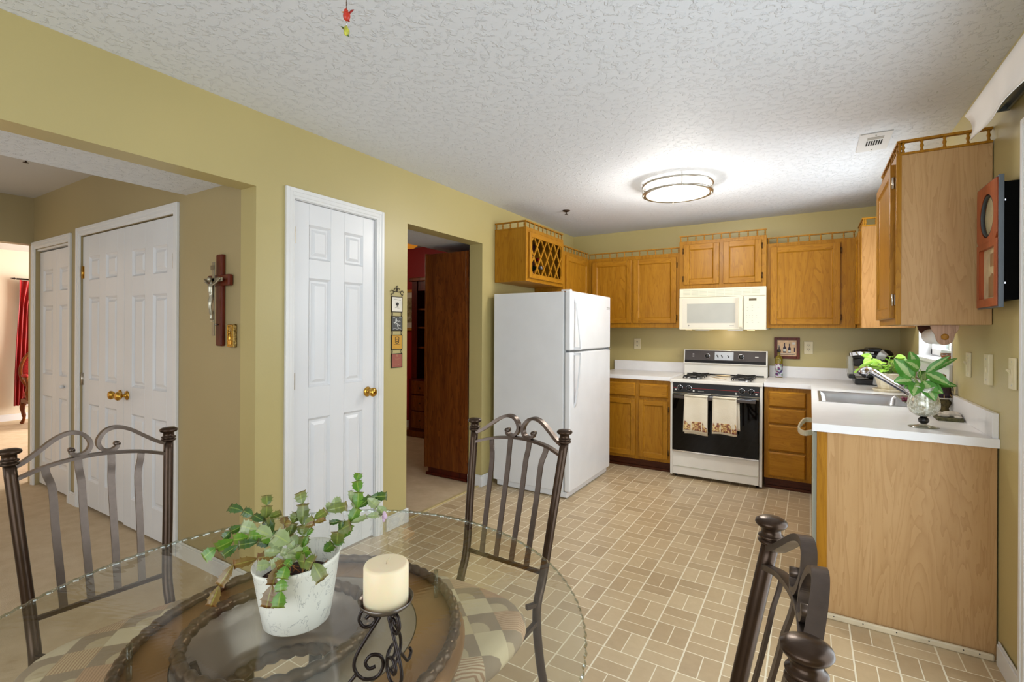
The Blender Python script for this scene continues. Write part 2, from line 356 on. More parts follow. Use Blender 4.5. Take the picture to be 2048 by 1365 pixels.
# --- door casings and six panel doors
def casing(m, a0, a1, z1, w, axis, face, out, prof=0.016):
    """casing around an opening a0..a1, z<z1; face = wall surface, out = direction sign"""
    def bx(p0, p1, q0, q1, d0, d1):
        if axis == 'y': m.box(face+out*d0, face+out*d1, p0, p1, q0, q1)
        else: m.box(p0, p1, face+out*d0, face+out*d1, q0, q1)
    for k, (i, o, th) in enumerate([(0, w-0.0016, prof*0.55), (w*0.25, w-0.0008, prof*0.8), (w*0.62, w, prof)]):
        bx(a0-o, a0-i, 0, z1+o, 0, th); bx(a1+i, a1+o, 0, z1+o, 0, th); bx(a0-i, a1+i, z1+i, z1+o, 0, th)
def panel_leaf(w, h, cols, rows, t=0.035, y=0.0, stile=None):
    """slab facing -y, lower left at origin; cols = [(x0,x1)], rows=[(z0,z1)] are panel openings"""
    m = MB(); xs = [0]+[v for c in cols for v in c]+[w]; zs = [0]+[v for r in rows for v in r]+[h]
    for i in range(0, len(xs), 2): m.box(xs[i], xs[i+1], y, y+t, 0, h)
    for (a, b) in cols:
        for i in range(0, len(zs), 2): m.box(a, b, y, y+t, zs[i], zs[i+1])
    for (a, b) in cols:
        for (c, d) in rows:
            m.box(a, b, y+0.013, y+t, c, d)
            m.frustum_y(a+0.022, b-0.022, c+0.022, d-0.022, y+0.013, y+0.003, 0.018)
            # ovolo moulding round the opening
            q = 0.012
            m.add([(a, y, c), (b, y, c), (b, y, d), (a, y, d), (a+q, y+0.0125, c+q), (b-q, y+0.0125, c+q), (b-q, y+0.0125, d-q), (a+q, y+0.0125, d-q)],
                  [(0, 1, 5, 4), (1, 2, 6, 5), (2, 3, 7, 6), (3, 0, 4, 7)], False)
    return m
def six(w, h=2.03, m_=0.1, mid=0.1):
    pw = (w-2*m_-mid)/2; return [(m_, m_+pw), (m_+pw+mid, w-m_)], [(0.21, 0.80), (1.0, 1.60), (1.715, 1.90)]
def knob_parts(parent, x, y, z, out=-1, mat=BRASS):
    m = MB(); m.smooth = True
    m.lathe([(0.030, 0), (0.032, 0.004), (0.026, 0.009), (0.012, 0.013), (0.011, 0.030), (0.020, 0.036), (0.028, 0.046), (0.029, 0.056), (0.022, 0.066), (0.008, 0.069), (0.001, 0.069)], (0, 0, 0), 20)
    M_ = Matrix.Translation((x, y, z)) @ Matrix.Rotation(R(90), 4, 'X'); m.v = [tuple(M_ @ Vector(v)) for v in m.v]
    return m.build('door_knob', mat, parent, world=False)
def hinge(parent, x, y, z, mat, h=0.09):
    m = MB(); m.cyl((x, y-0.004, z-h/2), 0.007, h, 10); m.box(x-0.016, x+0.016, y-0.002, y+0.003, z-h/2, z+h/2)
    return m.build('hinge', mat, parent, world=False)
def door(name, loc, rz, w, h, mat, label, hinges=(), knobs=(), hm=None, leaf=None):
    cols, rows = six(w, h) if leaf is None else leaf
    m = panel_leaf(w, h, cols, rows); o = m.build(name, mat, bevel=0.0015, seg=1); struct(o, label); o.location = loc; o.rotation_euler = (0, 0, rz); ORG[o.name] = Vector()
    for i, (hx, hz) in enumerate(hinges): hinge(o, hx, -0.002, hz, hm[i % len(hm)] if hm else ABRASS)
    for kx, kz in knobs: knob_parts(o, kx, 0, kz)
    return o
# pantry door in the kitchen wall: local x runs along +y
door('door_1', (XL-0.012, 1.650, 0.012), R(90), 0.582, 2.03, DOORW, 'white six panel pantry door with a brass knob', [(-0.002, 1.84), (-0.002, 1.04), (-0.002, 0.25)], [(0.527, 0.93)], [NICKEL],
     leaf=([(0.10, 0.245), (0.345, 0.487)], [(0.20, 0.82), (1.0, 1.612), (1.72, 1.912)]))
m = MB(); casing(m, 1.646, 2.236, 2.047, 0.055, 'y', XL, 1)
m.box(X0, XL, 1.640, 1.648, 0, 2.047); m.box(X0, XL, 2.234, 2.242, 0, 2.047); m.box(XL-0.075, XL-0.05, 1.648, 2.234, 0, 2.04); m.box(X0, XL, 1.646, 2.236, 2.044, 2.052)
struct(m.build('trim_2', WHITEP, bevel=0.002), 'white casing around the pantry door')
# double closet doors and bifold door in the hall
W2 = (4.63-3.225-0.006)/2
door('door_2', (-4.628, WY0+0.012, 0.03), 0, W2-0.002, 1.985, DOORW, 'left leaf of the white double closet doors', [(0.012, 1.72), (0.012, 0.93)], [(W2-0.052, 0.86)], [BRASS, NICKEL], leaf=([(0.115, 0.295), (0.405, 0.585)], [(0.19, 0.75), (0.93, 1.53), (1.66, 1.83)]))
door('door_3', (-3.227-W2, WY0+0.012, 0.02), 0, W2-0.002, 1.995, DOORW, 'right leaf of the white double closet doors', [(W2-0.014, 1.72), (W2-0.014, 0.93)], [(0.052, 0.87)], [BRASS, NICKEL], leaf=([(0.115, 0.295), (0.405, 0.585)], [(0.19, 0.75), (0.93, 1.53), (1.66, 1.83)]))
door('door_4', (-5.598, WY0+0.03, 0.02), 0, 0.366, 1.955, DOORW, 'left leaf of the white folding closet door', leaf=([(0.075, 0.29)], [(0.19, 0.75), (0.93, 1.50), (1.62, 1.80)]))
d = door('door_5', (-5.229, WY0+0.03, 0.02), 0, 0.366, 1.955, DOORW, 'right leaf of the white folding closet door', leaf=([(0.075, 0.29)], [(0.19, 0.75), (0.93, 1.50), (1.62, 1.80)]))
m = MB(); m.sphere((0.18, -0.016, 0.85), 0.016); m.cyl((0.18, -0.006, 0.85), 0.006, 0.008, 8, 'y'); m.build('door_knob', DOORW, d, world=False)
m = MB(); casing(m, -4.63, -3.225, 2.02, 0.06, 'x', WY0, -1); struct(m.build('trim_3', WHITEP, bevel=0.002), 'white casing around the double closet doors')
m = MB(); casing(m, -5.60, -4.86, 2.0, 0.06, 'x', WY0, -1); m.box(-5.6, -4.86, WY0+0.01, WY0+0.05, 1.985, 2.0); struct(m.build('trim_4', WHITEP, bevel=0.002), 'white casing around the folding closet door')
m = MB(); m.box(-4.64, -3.2, WY1+0.0, WY1+0.02, 0, 2.1); m.box(-5.65, -4.8, WY1, WY1+0.02, 0, 2.1); struct(m.build('wall_closet', DARK))
# --- sink window, sliding door, added nook window
def window(name, axis, face0, face1, a0, a1, z0, z1, nx, nz, label, sill=None, midrail=True):
    m = MB()
    def bx(p0, p1, q0, q1, d0, d1):
        if axis == 'y': m.box(d0, d1, p0, p1, q0, q1)
        else: m.box(p0, p1, d0, d1, q0, q1)
    d0, d1 = face0, face1; f = 0.04
    bx(a0, a0+f, z0, z1, d0, d1); bx(a1-f, a1, z0, z1, d0, d1); bx(a0, a1, z0, z0+f, d0, d1); bx(a0, a1, z1-f, z1, d0, d1)
    for i in range(1, nx): x = a0+(a1-a0)*i/nx; bx(x-0.012, x+0.012, z0, z1, d0+0.01, d1-0.01)
    for i in range(1, nz): z = z0+(z1-z0)*i/nz; bx(a0, a1, z-0.012, z+0.012, d0+0.01, d1-0.01)
    o = m.build(name, WHITEP, bevel=0.002); struct(o, label); ORG[o.name] = Vector()
    g = MB(); m = g; c = (d0+d1)/2; bx(a0+f, a1-f, z0+f, z1-f, c-0.002, c+0.002); g.build('glass_pane', WGLASS, o)
    return o
w = window('window_1', 'y', 0.72, 0.78, SW0+0.012, SW1-0.012, 1.185, 2.09, 2, 2, 'white framed window above the sink')
m = MB(); m.box(0.655, 0.80, SW0, SW0+0.012, 1.17, 2.1); m.box(0.655, 0.80, SW1-0.012, SW1, 1.17, 2.1); m.box(0.655, 0.8, SW0, SW1, 2.088, 2.1); m.build('window_reveal', WHITEP, w)
m = MB(); m.box(0.615, 0.80, SW0-0.005, SW1+0.005, 1.155, 1.178); m.build('window_sill', WHITEP, w, bevel=0.004)
m = MB(); m.box(0.645, 0.66, SW0-0.0, SW1, 1.02, 1.155); m.build('apron', WHITEP, w, bevel=0.002)
w = window('window_2', 'y', 0.72, 0.775, SD0+0.02, SD1-0.02, 0.02, 2.03, 2, 1, 'white framed sliding glass door')
m = MB(); casing(m, SD0, SD1, 2.05, 0.055, 'y', XR, -1); m.box(XR, 0.8, SD0, SD0+0.02, 0, 2.05); m.box(XR, 0.8, SD1-0.02, SD1, 0, 2.05); m.box(XR, 0.8, SD0, SD1, 2.03, 2.05)
struct(m.build('trim_5', WHITEP, bevel=0.002), 'white casing around the sliding glass door')
window('window_3', 'x', -1.72, -1.66, -2.1, 0.3, 0.55, 2.15, 3, 1, 'added wide window behind the camera, out of view')  # unseen window invented to let fill light in
window('window_4', 'y', -9.86, -9.80, 2.38, 3.38, 0.27, 1.98, 1, 2, 'living room window behind the sheer curtain')

# ------------------------------------------------------------------ cabinets (local frame: width along x, front at y=0 facing -y, z up from the cabinet bottom)
def frame_door(parent, x0, x1, z0, z1, hinge_side, t=0.019, name='door', lattice=False, hz=None, hm=ABRASS, label=None, fr=0.052):
    m = MB(); f = fr; y0 = -t
    m.m = 0; m.box(x0, x0+f, y0, 0, z0, z1); m.box(x1-f, x1, y0, 0, z0, z1)
    m.m = 1; m.box(x0+f, x1-f, y0, 0, z0, z0+f); m.box(x0+f, x1-f, y0, 0, z1-f, z1); m.m = 0
    q = 0.007; a, b, c, d = x0+f, x1-f, z0+f, z1-f
    if not lattice:
        m.add([(a, y0+0.001, c), (b, y0+0.001, c), (b, y0+0.001, d), (a, y0+0.001, d), (a+q, y0+0.009, c+q), (b-q, y0+0.009, c+q), (b-q, y0+0.009, d-q), (a+q, y0+0.009, d-q)],
              [(0, 1, 5, 4), (1, 2, 6, 5), (2, 3, 7, 6), (3, 0, 4, 7), (4, 5, 6, 7)], False)
    o = m.build(name, [OAK, OAKH], parent, world=False, bevel=0.003)
    if label: o['label'] = label
    if hinge_side:
        hx = x0-0.006 if hinge_side == 'l' else x1+0.006
        for z in (hz or (z0+0.08, z1-0.08)):
            h = MB(); h.cyl((hx, -0.010, z-0.026), 0.0055, 0.052, 8); h.box(hx-0.012, hx+0.002, -0.003, -0.0005, z-0.024, z+0.024) if hinge_side == 'r' else h.box(hx-0.002, hx+0.012, -0.003, -0.0005, z-0.024, z+0.024)
            h.build('hinge', hm, o, world=False)
    if lattice:
        h = MB(); w, hh = b-a, d-c; s = 0.128; n = 8
        for sg in (1, -1):
            for k in range(-n, n+1):
                # slats at about sixty degrees clipped to the opening
                pts = []; cx = (a+b)/2+k*s; sl = 1.42
                for z in (c, d):
                    pts.append((cx+sg*(z-(c+d)/2)/sl, z))
                (xa, za), (xb, zb) = pts
                def clip(xa, za, xb, zb):
                    dx = xb-xa; t0, t1 = 0.0, 1.0
                    for lo, hi in ((a, b),):
                        ta, tb = (lo-xa)/dx, (hi-xa)/dx
                        if ta > tb: ta, tb = tb, ta
                        t0, t1 = max(t0, ta), min(t1, tb)
                    if t1-t0 < 0.03: return None
                    return (xa+dx*t0, za+(zb-za)*t0, xa+dx*t1, za+(zb-za)*t1)
                r = clip(xa, za, xb, zb)
                if r: h.tube([(r[0], y0+0.008-(0.003*sg), r[1]), (r[2], y0+0.008-(0.003*sg), r[3])], 0, sq=(0.009, 0.016, (0, 1, 0)))
        h.build('lattice', OAK, o, world=False)
    return o
def drawer_front(parent, x0, x1, z0, z1, t=0.019):
    m = MB(); q = 0.011
    m.add([(x0, 0, z0), (x1, 0, z0), (x1, 0, z1), (x0, 0, z1), (x0, -t*0.45, z0), (x1, -t*0.45, z0), (x1, -t*0.45, z1), (x0, -t*0.45, z1), (x0+q, -t, z0+q), (x1-q, -t, z0+q), (x1-q, -t, z1-q), (x0+q, -t, z1-q)],
          [(0, 1, 5, 4), (1, 2, 6, 5), (2, 3, 7, 6), (3, 0, 4, 7), (4, 5, 9, 8), (5, 6, 10, 9), (6, 7, 11, 10), (7, 4, 8, 11), (8, 9, 10, 11)], False)
    return m.build('drawer', OAKH, parent, world=False, bevel=0.0015)
def gallery(parent, runs, z, fancy=False):
    """runs: list of (p0, p1) points in local xy at cabinet top"""
    m = MB(); hh = 0.062
    for (x0, y0), (x1, y1) in runs:
        L = math.hypot(x1-x0, y1-y0); ux, uy = (x1-x0)/L, (y1-y0)/L
        m.tube([(x0, y0, z+0.005), (x1, y1, z+0.005)], 0, sq=(0.022, 0.010, (uy, -ux, 0))); m.tube([(x0, y0, z+hh), (x1, y1, z+hh)], 0, sq=(0.022, 0.010, (uy, -ux, 0)))
        n = max(2, round(L/0.078))
        for i in range(n+1):
            tt = (i+0.0)/n; tt = min(max(tt, 0.012/L*1.0), 1-0.012/L)
            px, py = x0+(x1-x0)*tt, y0+(y1-y0)*tt
            m.lathe([(0.0045, 0), (0.007, 0.008), (0.0045, 0.014), (0.008, 0.026), (0.0045, 0.038), (0.007, 0.046), (0.0045, 0.054)], (px, py, z+0.008), 8, cap=False)
    return m.build('gallery_rail', OAK, parent, world=False)
def carcass(parent, w, d, h, openings, stile=0.035, face=OAK, side=None, name='body', dark=False):
    """box with face frame; openings left solid behind doors"""
    m = MB(); m.box(0, w, 0.0, d, 0, h)
    return m.build(name, [side or OAK], parent, world=False, bevel=0.002)
# ---- upper cabinets on the back wall, front at y = 4.99
YF = 4.99; ZB, ZT = 1.368, 2.10
c = thing('wall_cabinet', (-2.07, YF, ZB), 'oak wall cabinet with two tall doors right of the refrigerator', 'cabinet', rz=1e-9)
carcass(c, 0.965, YB-YF, ZT-ZB, None)
frame_door(c, 0.052, 0.484, 0.045, ZT-ZB-0.03, None); frame_door(c, 0.507, 0.937, 0.045, ZT-ZB-0.03, 'r', hz=(0.10, 0.62))
gallery(c, [((0.0, 0.012), (0.965, 0.012))], ZT-ZB)
c = thing('wall_cabinet', (-1.10, YF-0.03, 1.745), 'short oak wall cabinet with two doors above the microwave', 'cabinet', rz=1e-9)
carcass(c, 0.762, YB-YF+0.03, 0.455, None)
frame_door(c, 0.045, 0.366, 0.04, 0.43, 'l', hz=(0.1, 0.37)); frame_door(c, 0.402, 0.722, 0.04, 0.43, 'r', hz=(0.1, 0.37))
gallery(c, [((0, 0.012), (0.762, 0.012))], 0.455)
c = thing('wall_cabinet', (-0.336, YF, ZB), 'oak wall cabinet with one wide door right of the microwave', 'cabinet', rz=1e-9)
carcass(c, 0.66, YB-YF, ZT+0.02-ZB, None)
frame_door(c, 0.03, 0.553, 0.03, ZT-ZB-0.005, 'r', hz=(0.09, 0.66))
gallery(c, [((0, 0.012), (0.66, 0.012))], ZT+0.02-ZB)
# corner cabinet on the right wall, front at x = 0.33 facing -x: local x runs along -y
c = thing('wall_cabinet', (0.335, 5.305, ZB), 'oak corner wall cabinet with pale side panel above the coffee maker', 'cabinet', rz=R(-90))
m = MB(); m.box(0, 0.72, 0, 0.322, 0, 0.775); m.build('body', OAKL, c, world=False, bevel=0.002)
m = MB(); m.box(0.3, 0.72, -0.003, 0.0, 0, 0.775); m.build('face_frame', OAK, c, world=False)
frame_door(c, 0.36, 0.69, 0.03, 0.745, None)
gallery(c, [((0.32, 0.012), (0.72, 0.012)), ((0.708, 0.012), (0.708, 0.322))], 0.775)
# near cabinet on the right wall
c = thing('wall_cabinet', (0.335, 3.42, 1.371), 'large oak wall cabinet nearest the camera with plain faded side panel', 'cabinet', rz=R(-90))
m = MB(); m.box(0.004, 0.60, 0.004, 0.322, 0, 0.772); m.build('body', OAKP, c, world=False, bevel=0.002)
m = MB(); m.box(0, 0.603, -0.002, 0.018, 0, 0.772); m.build('face_frame', OAK, c, world=False, bevel=0.001)
frame_door(c, 0.035, 0.572, 0.03, 0.742, 'r', hz=(0.115, 0.655), t=0.021, hm=NICKEL)
gallery(c, [((0.0, 0.012), (0.60, 0.012)), ((0.592, 0.012), (0.592, 0.322))], 0.772)
# left wall: wine rack cabinet facing +x, local x runs along +y
c = thing('wine_rack_cabinet', (-2.07, 3.62, 1.758), 'oak cabinet with a diamond lattice wine rack above the refrigerator', 'cabinet', rz=R(90))
m = MB(); w, d, h = 0.735, 0.318, 0.455
m.box(0, 0.018, 0, d, 0, h); m.box(w-0.018, w, 0, d, 0, h); m.box(0.018, w-0.018, 0, d, 0, 0.018); m.box(0.018, w-0.018, 0, d, h-0.018, h); m.box(0.018, w-0.018, d-0.01, d, 0.018, h-0.018)
m.box(0.018, 0.05, 0, 0.018, 0.018, h-0.018); m.box(w-0.05, w-0.018, 0, 0.018, 0.018, h-0.018); m.box(0.05, w-0.05, 0, 0.018, 0.018, 0.045); m.box(0.05, w-0.05, 0, 0.018, h-0.045, h-0.018)
m.build('body', OAK, c, world=False, bevel=0.0015)
m = MB(); m.box(0.019, w-0.019, d-0.014, d-0.011, 0.019, h-0.019); m.box(0.019, w-0.019, 0.1, d-0.014, 0.019, 0.022); m.build('dark_lining', simple('dark_red_interior', (70, 22, 14), 0.7), c, world=False)
frame_door(c, 0.035, w-0.035, 0.03, h-0.03, None, lattice=True, fr=0.04, t=0.02)
gallery(c, [((0, 0.012), (w, 0.012)), ((0.01, 0.012), (0.01, d))], h)
# bottles lying in the rack
BG = simple('dark_green_bottle_glass', (22, 34, 20), 0.08); BR = simple('red_foil', (150, 20, 22), 0.35, 0.3); BW = simple('white_foil', (200, 196, 196), 0.35)
BLB = simple('pink_foil', (190, 120, 110), 0.4)
def wine(loc, foil, lab, tilt=0):
    b = thing('wine_bottle', loc, lab, 'bottle', 'wine bottles lying in the rack', rz=R(90))
    m = MB(); m.smooth = True
    m.lathe([(0.001, 0.0), (0.014, 0.0), (0.014, 0.09), (0.036, 0.125), (0.037, 0.20), (0.001, 0.20)], (0, 0.0, 0), 16, axis='y'); m.build('glass', BG, b, world=False)
    m = MB(); m.lathe([(0.001, -0.002), (0.0155, -0.002), (0.0155, 0.045)], (0, 0, 0), 14, axis='y'); m.build('foil_cap', foil, b, world=False)
for i, (yy, zz, f, lab) in enumerate([(3.80, 1.996, BW, 'wine bottle with white foil, left in the lattice rack'), (3.965, 1.985, BR, 'wine bottle with red foil in the middle of the lattice rack'), (3.73, 1.892, BR, 'wine bottle with dark red foil low at the left of the rack'), (3.83, 1.83, BLB, 'wine bottle with pink foil at the bottom left of the rack'),
    (4.03, 1.92, BW, 'wine bottle with pale foil just right of the rack centre'), (4.22, 1.84, BG, 'dark topped wine bottle at the bottom right of the rack')]):
    wine((-2.115, yy, zz), f, lab)
c = thing('wall_cabinet', (-2.07, 4.355, ZB), 'oak wall cabinet with one door in the left corner behind the refrigerator', 'cabinet', rz=R(90))
m = MB(); m.box(0, 0.955, 0, 0.318, 0, ZT+0.01-ZB); m.build('body', OAK, c, world=False, bevel=0.002)
frame_door(c, 0.04, 0.60, 0.045, ZT-ZB-0.02, 'r', hz=(0.12, 0.60))
gallery(c, [((0, 0.012), (0.635, 0.012))], ZT+0.01-ZB)

# ---- base cabinets on the back wall, front at y = 4.68
CF = 4.68; ZC = 0.866
def toe(c, w, d):
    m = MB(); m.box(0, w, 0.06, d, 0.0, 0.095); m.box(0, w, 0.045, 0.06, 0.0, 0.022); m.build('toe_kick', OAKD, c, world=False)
c = thing('base_cabinet', (-1.875, CF, 0), 'oak base cabinet with two drawers and two doors beside the refrigerator', 'cabinet', rz=1e-9)
m = MB(); m.box(0, 0.768, 0, 0.622, 0.095, ZC); m.build('body', OAK, c, world=False, bevel=0.002); toe(c, 0.768, 0.62)
for a, b, s in ((0.05, 0.433, None), (0.468, 0.742, 'r')):
    drawer_front(c, a, b, 0.70, 0.83); frame_door(c, a, b, 0.125, 0.672, s, hz=(0.19, 0.60), fr=0.045)
c = thing('base_cabinet', (-0.330, CF, 0), 'oak base cabinet with four drawers right of the stove', 'cabinet', rz=1e-9)
m = MB(); m.box(0, 0.345, 0, 0.52, 0.095, ZC); m.build('body', OAK, c, world=False, bevel=0.002); toe(c, 0.345, 0.5)
for z0, z1 in ((0.702, 0.832), (0.562, 0.690), (0.334, 0.550), (0.115, 0.322)): drawer_front(c, 0.032, 0.305, z0, z1)
# right run facing -x: sink cabinet, filler, dishwasher and end panel
c = thing('base_cabinet', (0.035, 5.18, 0), 'oak sink base cabinet facing the stove side', 'cabinet', rz=R(-90))
m = MB(); m.box(0, 1.80, 0.0, 0.018, 0.095, ZC); m.box(0.002, 0.02, 0.018, 0.60, 0.095, ZC); m.box(1.78, 1.80, 0.018, 0.60, 0.095, ZC); m.box(0.02, 1.78, 0.018, 0.6, 0.095, 0.11); m.build('body', OAK, c, world=False, bevel=0.002)
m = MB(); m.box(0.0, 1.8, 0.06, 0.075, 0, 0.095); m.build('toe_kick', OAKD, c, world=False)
for a, b in ((0.62, 0.98), (1.0, 1.36)): frame_door(c, a+0.03, b, 0.125, 0.672, None); drawer_front(c, a+0.03, b, 0.70, 0.83)
frame_door(c, 1.39, 1.75, 0.125, 0.672, 'r'); drawer_front(c, 1.39, 1.75, 0.70, 0.83)
DWM = simple('pale_grey_dishwasher_door', (186, 194, 184), 0.35, var=0.02)
c = thing('dishwasher', (0.035, 3.365, 0), 'pale dishwasher at the end of the counter run with a curved handle', 'dishwasher', rz=R(-90))
m = MB(); m.box(0, 0.60, 0.03, 0.58, 0.10, ZC-0.004); m.build('tub', DWM, c, world=False)
m = MB(); m.box(0.004, 0.597, -0.022, 0.028, 0.12, ZC-0.01); m.build('door', DWM, c, world=False, bevel=0.004)
m = MB(); m.box(0.004, 0.597, 0.03, 0.05, 0.0, 0.1); m.build('kick_plate', BLACKP, c, world=False)
m = MB(); P = smoothpath([(0.10, -0.024, 0.835), (0.10, -0.062, 0.828), (0.3, -0.085, 0.815), (0.5, -0.062, 0.828), (0.5, -0.024, 0.835)], 8)
m.tube(P, 0, sq=(0.026, 0.009, (0, 0, 1))); m.build('handle', simple('almond_handle', (196, 186, 158), 0.35), c, world=False, bevel=0.003)
c = thing('counter_end_panel', (0.035, 2.735, 0), 'faded oak end panel closing the counter beside the dishwasher', 'cabinet panel')
m = MB(); m.box(0.035, 0.655, 2.735, 2.757, 0.0, ZC); m.build('panel', OAKP, c, bevel=0.001)
m = MB(); m.box(0.030, 0.072, 2.729, 2.760, 0.0, ZC); m.build('edge_strip', OAK, c, bevel=0.002)
m = MB(); m.box(0.030, 0.646, 2.714, 2.729, 0.0, 0.028); m.build('shoe_moulding', simple('almond_moulding', (206, 190, 160), 0.5), c, bevel=0.006)
m = MB()
for x in (0.1, 0.21, 0.33, 0.44, 0.55, 0.6): m.cyl((x, 2.713, 0.018), 0.0025, 0.002, 8, 'y')
m.build('nail_heads', INK, c)
# ---- counters
m = MB(); m.box(-1.875, -1.107, 4.655, YB, 0.868, 0.905)
ct = m.build('countertop', LAMIN, bevel=0.002); tag(ct, 'short white laminate countertop between the refrigerator and stove', 'countertop'); ORG[ct.name] = Vector()
m = MB(); m.box(-1.875, -1.107, YB-0.02, YB, 0.905, 1.008); m.build('backsplash', LAMIN, ct, bevel=0.002)
SX0, SX1, SY0, SY1 = 0.065, 0.495, 3.60, 4.19
m = MB()
for b in ((-0.332, 0.012, 4.655, YB), (0.012, XR-0.001, 4.655, YB), (0.012, XR-0.001, SY1, 4.655), (0.012, SX0, SY0, SY1), (SX1, XR-0.001, SY0, SY1), (0.012, XR-0.001, 2.72, SY0)): m.box(b[0], b[1], b[2], b[3], 0.868, 0.905)
ct = m.build('countertop', LAMIN); tag(ct, 'long white laminate countertop turning the corner and holding the sink', 'countertop'); ORG[ct.name] = Vector()
m = MB(); m.box(-0.332, XR-0.022, YB-0.02, YB, 0.905, 1.008); m.box(XR-0.021, XR-0.001, 2.735, YB, 0.905, 1.008); m.build('backsplash', LAMIN, ct, bevel=0.002)
m = MB(); m.box(0.010, 0.0125, 2.72, 4.655, 0.868, 0.9045); m.build('front_edge', LAMIN, ct)
m = MB(); m.box(-0.332, 0.012, 4.654, 4.656, 0.8675, 0.8685); m.build('seam', GREYINK, ct)
# ---- sink
s = thing('sink', (0.28, 3.9, 0.905), 'stainless steel sink set into the white counter', 'sink')
m = MB(); w = 0.016
m.box(SX0-w, SX1+0.09, SY0-w, SY0, 0.9055, 0.9085); m.box(SX0-w, SX1+0.09, SY1, SY1+w, 0.9055, 0.9085); m.box(SX0-w, SX0, SY0, SY1, 0.9055, 0.9085); m.box(SX1, SX1+0.09, SY0, SY1, 0.9055, 0.9085); m.build('rim', STEEL, s, bevel=0.001)
m = MB(); m.smooth = True; N = 40; prof = []
def rrect(x0, x1, y0, y1, r, n=8):
    out = []
    for cx, cy, a0 in ((x1-r, y1-r, 0), (x0+r, y1-r, 90), (x0+r, y0+r, 180), (x1-r, y0+r, 270)):
        for k in range(n+1): a = R(a0+90*k/n); out.append((cx+r*math.cos(a), cy+r*math.sin(a)))
    return out
rings = [(0.0, 0.002, 0.905), (0.004, 0.03, 0.885), (0.018, 0.04, 0.76), (0.05, 0.05, 0.735)]; vs = []
for ins, rr, z in rings: vs += [(x, y, z) for x, y in rrect(SX0+ins, SX1-ins, SY0+ins, SY1-ins, rr)]
n = 36; fs = [(i*n+k, (i+1)*n+k, (i+1)*n+(k+1) % n, i*n+(k+1) % n) for i in range(3) for k in range(n)]; fs.append(tuple(range(3*n, 4*n)))
m.add(vs, fs); m.build('basin', STEEL, s)
m = MB(); m.lathe([(0.001, 0), (0.045, 0.0), (0.045, 0.003), (0.03, 0.004), (0.001, 0.002)], (0.28, 3.9, 0.736), 20); m.build('drain', CHROME, s)
# ---- faucet with pull-out spray
f = thing('faucet', (0.54, 3.75, 0.909), 'chrome kitchen faucet with a long angled spray head over the sink', 'faucet')
m = MB(); m.lathe([(0.034, 0), (0.034, 0.01), (0.026, 0.018), (0.024, 0.055), (0.027, 0.06), (0.024, 0.085), (0.010, 0.10), (0.001, 0.102)], (0.54, 3.75, 0.909), 20); m.build('body', CHROME, f)
m = MB(); P = [(0.535, 3.75, 0.955), (0.48, 3.748, 0.99), (0.40, 3.745, 1.045), (0.335, 3.742, 1.09), (0.315, 3.741, 1.102)]
m.tube(P, [0.015, 0.015, 0.017, 0.020, 0.018], 16); m.build('spout', CHROME, f)
m = MB(); m.tube([(0.322, 3.7415, 1.100), (0.305, 3.741, 1.102), (0.290, 3.74, 1.092), (0.277, 3.739, 1.073)], [0.018, 0.024, 0.028, 0.029], 18); m.build('spray_head', CHROME, f)
m = MB(); m.tube([(0.2775, 3.739, 1.074), (0.272, 3.739, 1.067)], [0.0295, 0.028], 18); m.build('spray_face', BLACKP, f)
m = MB(); m.tube(smoothpath([(0.545, 3.75, 1.005), (0.53, 3.75, 1.06), (0.505, 3.75, 1.11), (0.48, 3.75, 1.125)], 4), [0.008]*8+[0.009]*2+[0.012]*3, 10); m.build('lever', CHROME, f)

# ------------------------------------------------------------------ refrigerator
fr = thing('refrigerator', (-1.97, 3.98, 0), 'tall white top-freezer refrigerator against the left wall', 'refrigerator')
Y0, Y1, HF = 3.53, 4.43, 1.652
m = MB(); m.box(-2.335, -1.672, Y0, Y1, 0.05, HF-0.004); m.build('body', FRIDGE, fr, bevel=0.006)
m = MB(); m.box(-1.672, -1.660, Y0+0.012, Y1-0.012, 0.06, HF-0.012); m.build('gasket', FRGASK, fr)
m = MB(); m.box(-2.3, -1.64, Y0+0.01, Y1-0.01, 0.006, 0.05); m.build('base_grille', FRIDGE, fr, bevel=0.003)
def fdoor(z0, z1, hz0, hz1, name, up_):
    m = MB(); m.box(-1.660, -1.612, Y0, Y1, z0, z1); o = m.build(name, FRIDGE, fr, bevel=0.010, seg=4)
    h = MB(); yy = Y0+0.085
    if up_: P = [(-1.615, yy, hz1), (-1.598, yy, hz1-0.05), (-1.575, yy, hz0+0.18), (-1.560, yy, hz0+0.03), (-1.562, yy, hz0)]
    else: P = [(-1.562, yy, hz1), (-1.560, yy, hz1-0.03), (-1.575, yy, hz1-0.22), (-1.598, yy, hz0+0.05), (-1.615, yy, hz0)]
    h.tube(smoothpath(P, 6), 0, sq=(0.014, 0.026, (1, 0, 0)))
    zz = hz0 if up_ else hz1
    h.box(-1.614, -1.556, yy-0.013, yy+0.013, zz-0.004 if up_ else zz-0.018, zz+0.018 if up_ else zz+0.004)
    h.build('handle', FRIDGE, o, bevel=0.004); return o
d1 = fdoor(1.178, HF, 1.185, 1.60, 'freezer_door', True)
d2 = fdoor(0.055, 1.162, 0.72, 1.155, 'refrigerator_door', False)
m = MB(); m.box(-1.655, -1.635, Y0+0.03, Y1-0.03, 1.162, 1.178); m.build('door_gap', simple('grey_gap', (120, 122, 122), 0.5), fr)
m = MB(); m.box(-1.664, -1.60, Y1-0.06, Y1-0.006, 1.1635, 1.1765); m.build('centre_hinge', STEEL, fr, bevel=0.002)
m = MB(); m.box(-1.70, -1.62, Y0+0.012, Y0+0.05, HF, HF+0.012); m.build('top_hinge_cover', FRIDGE, fr, bevel=0.003)
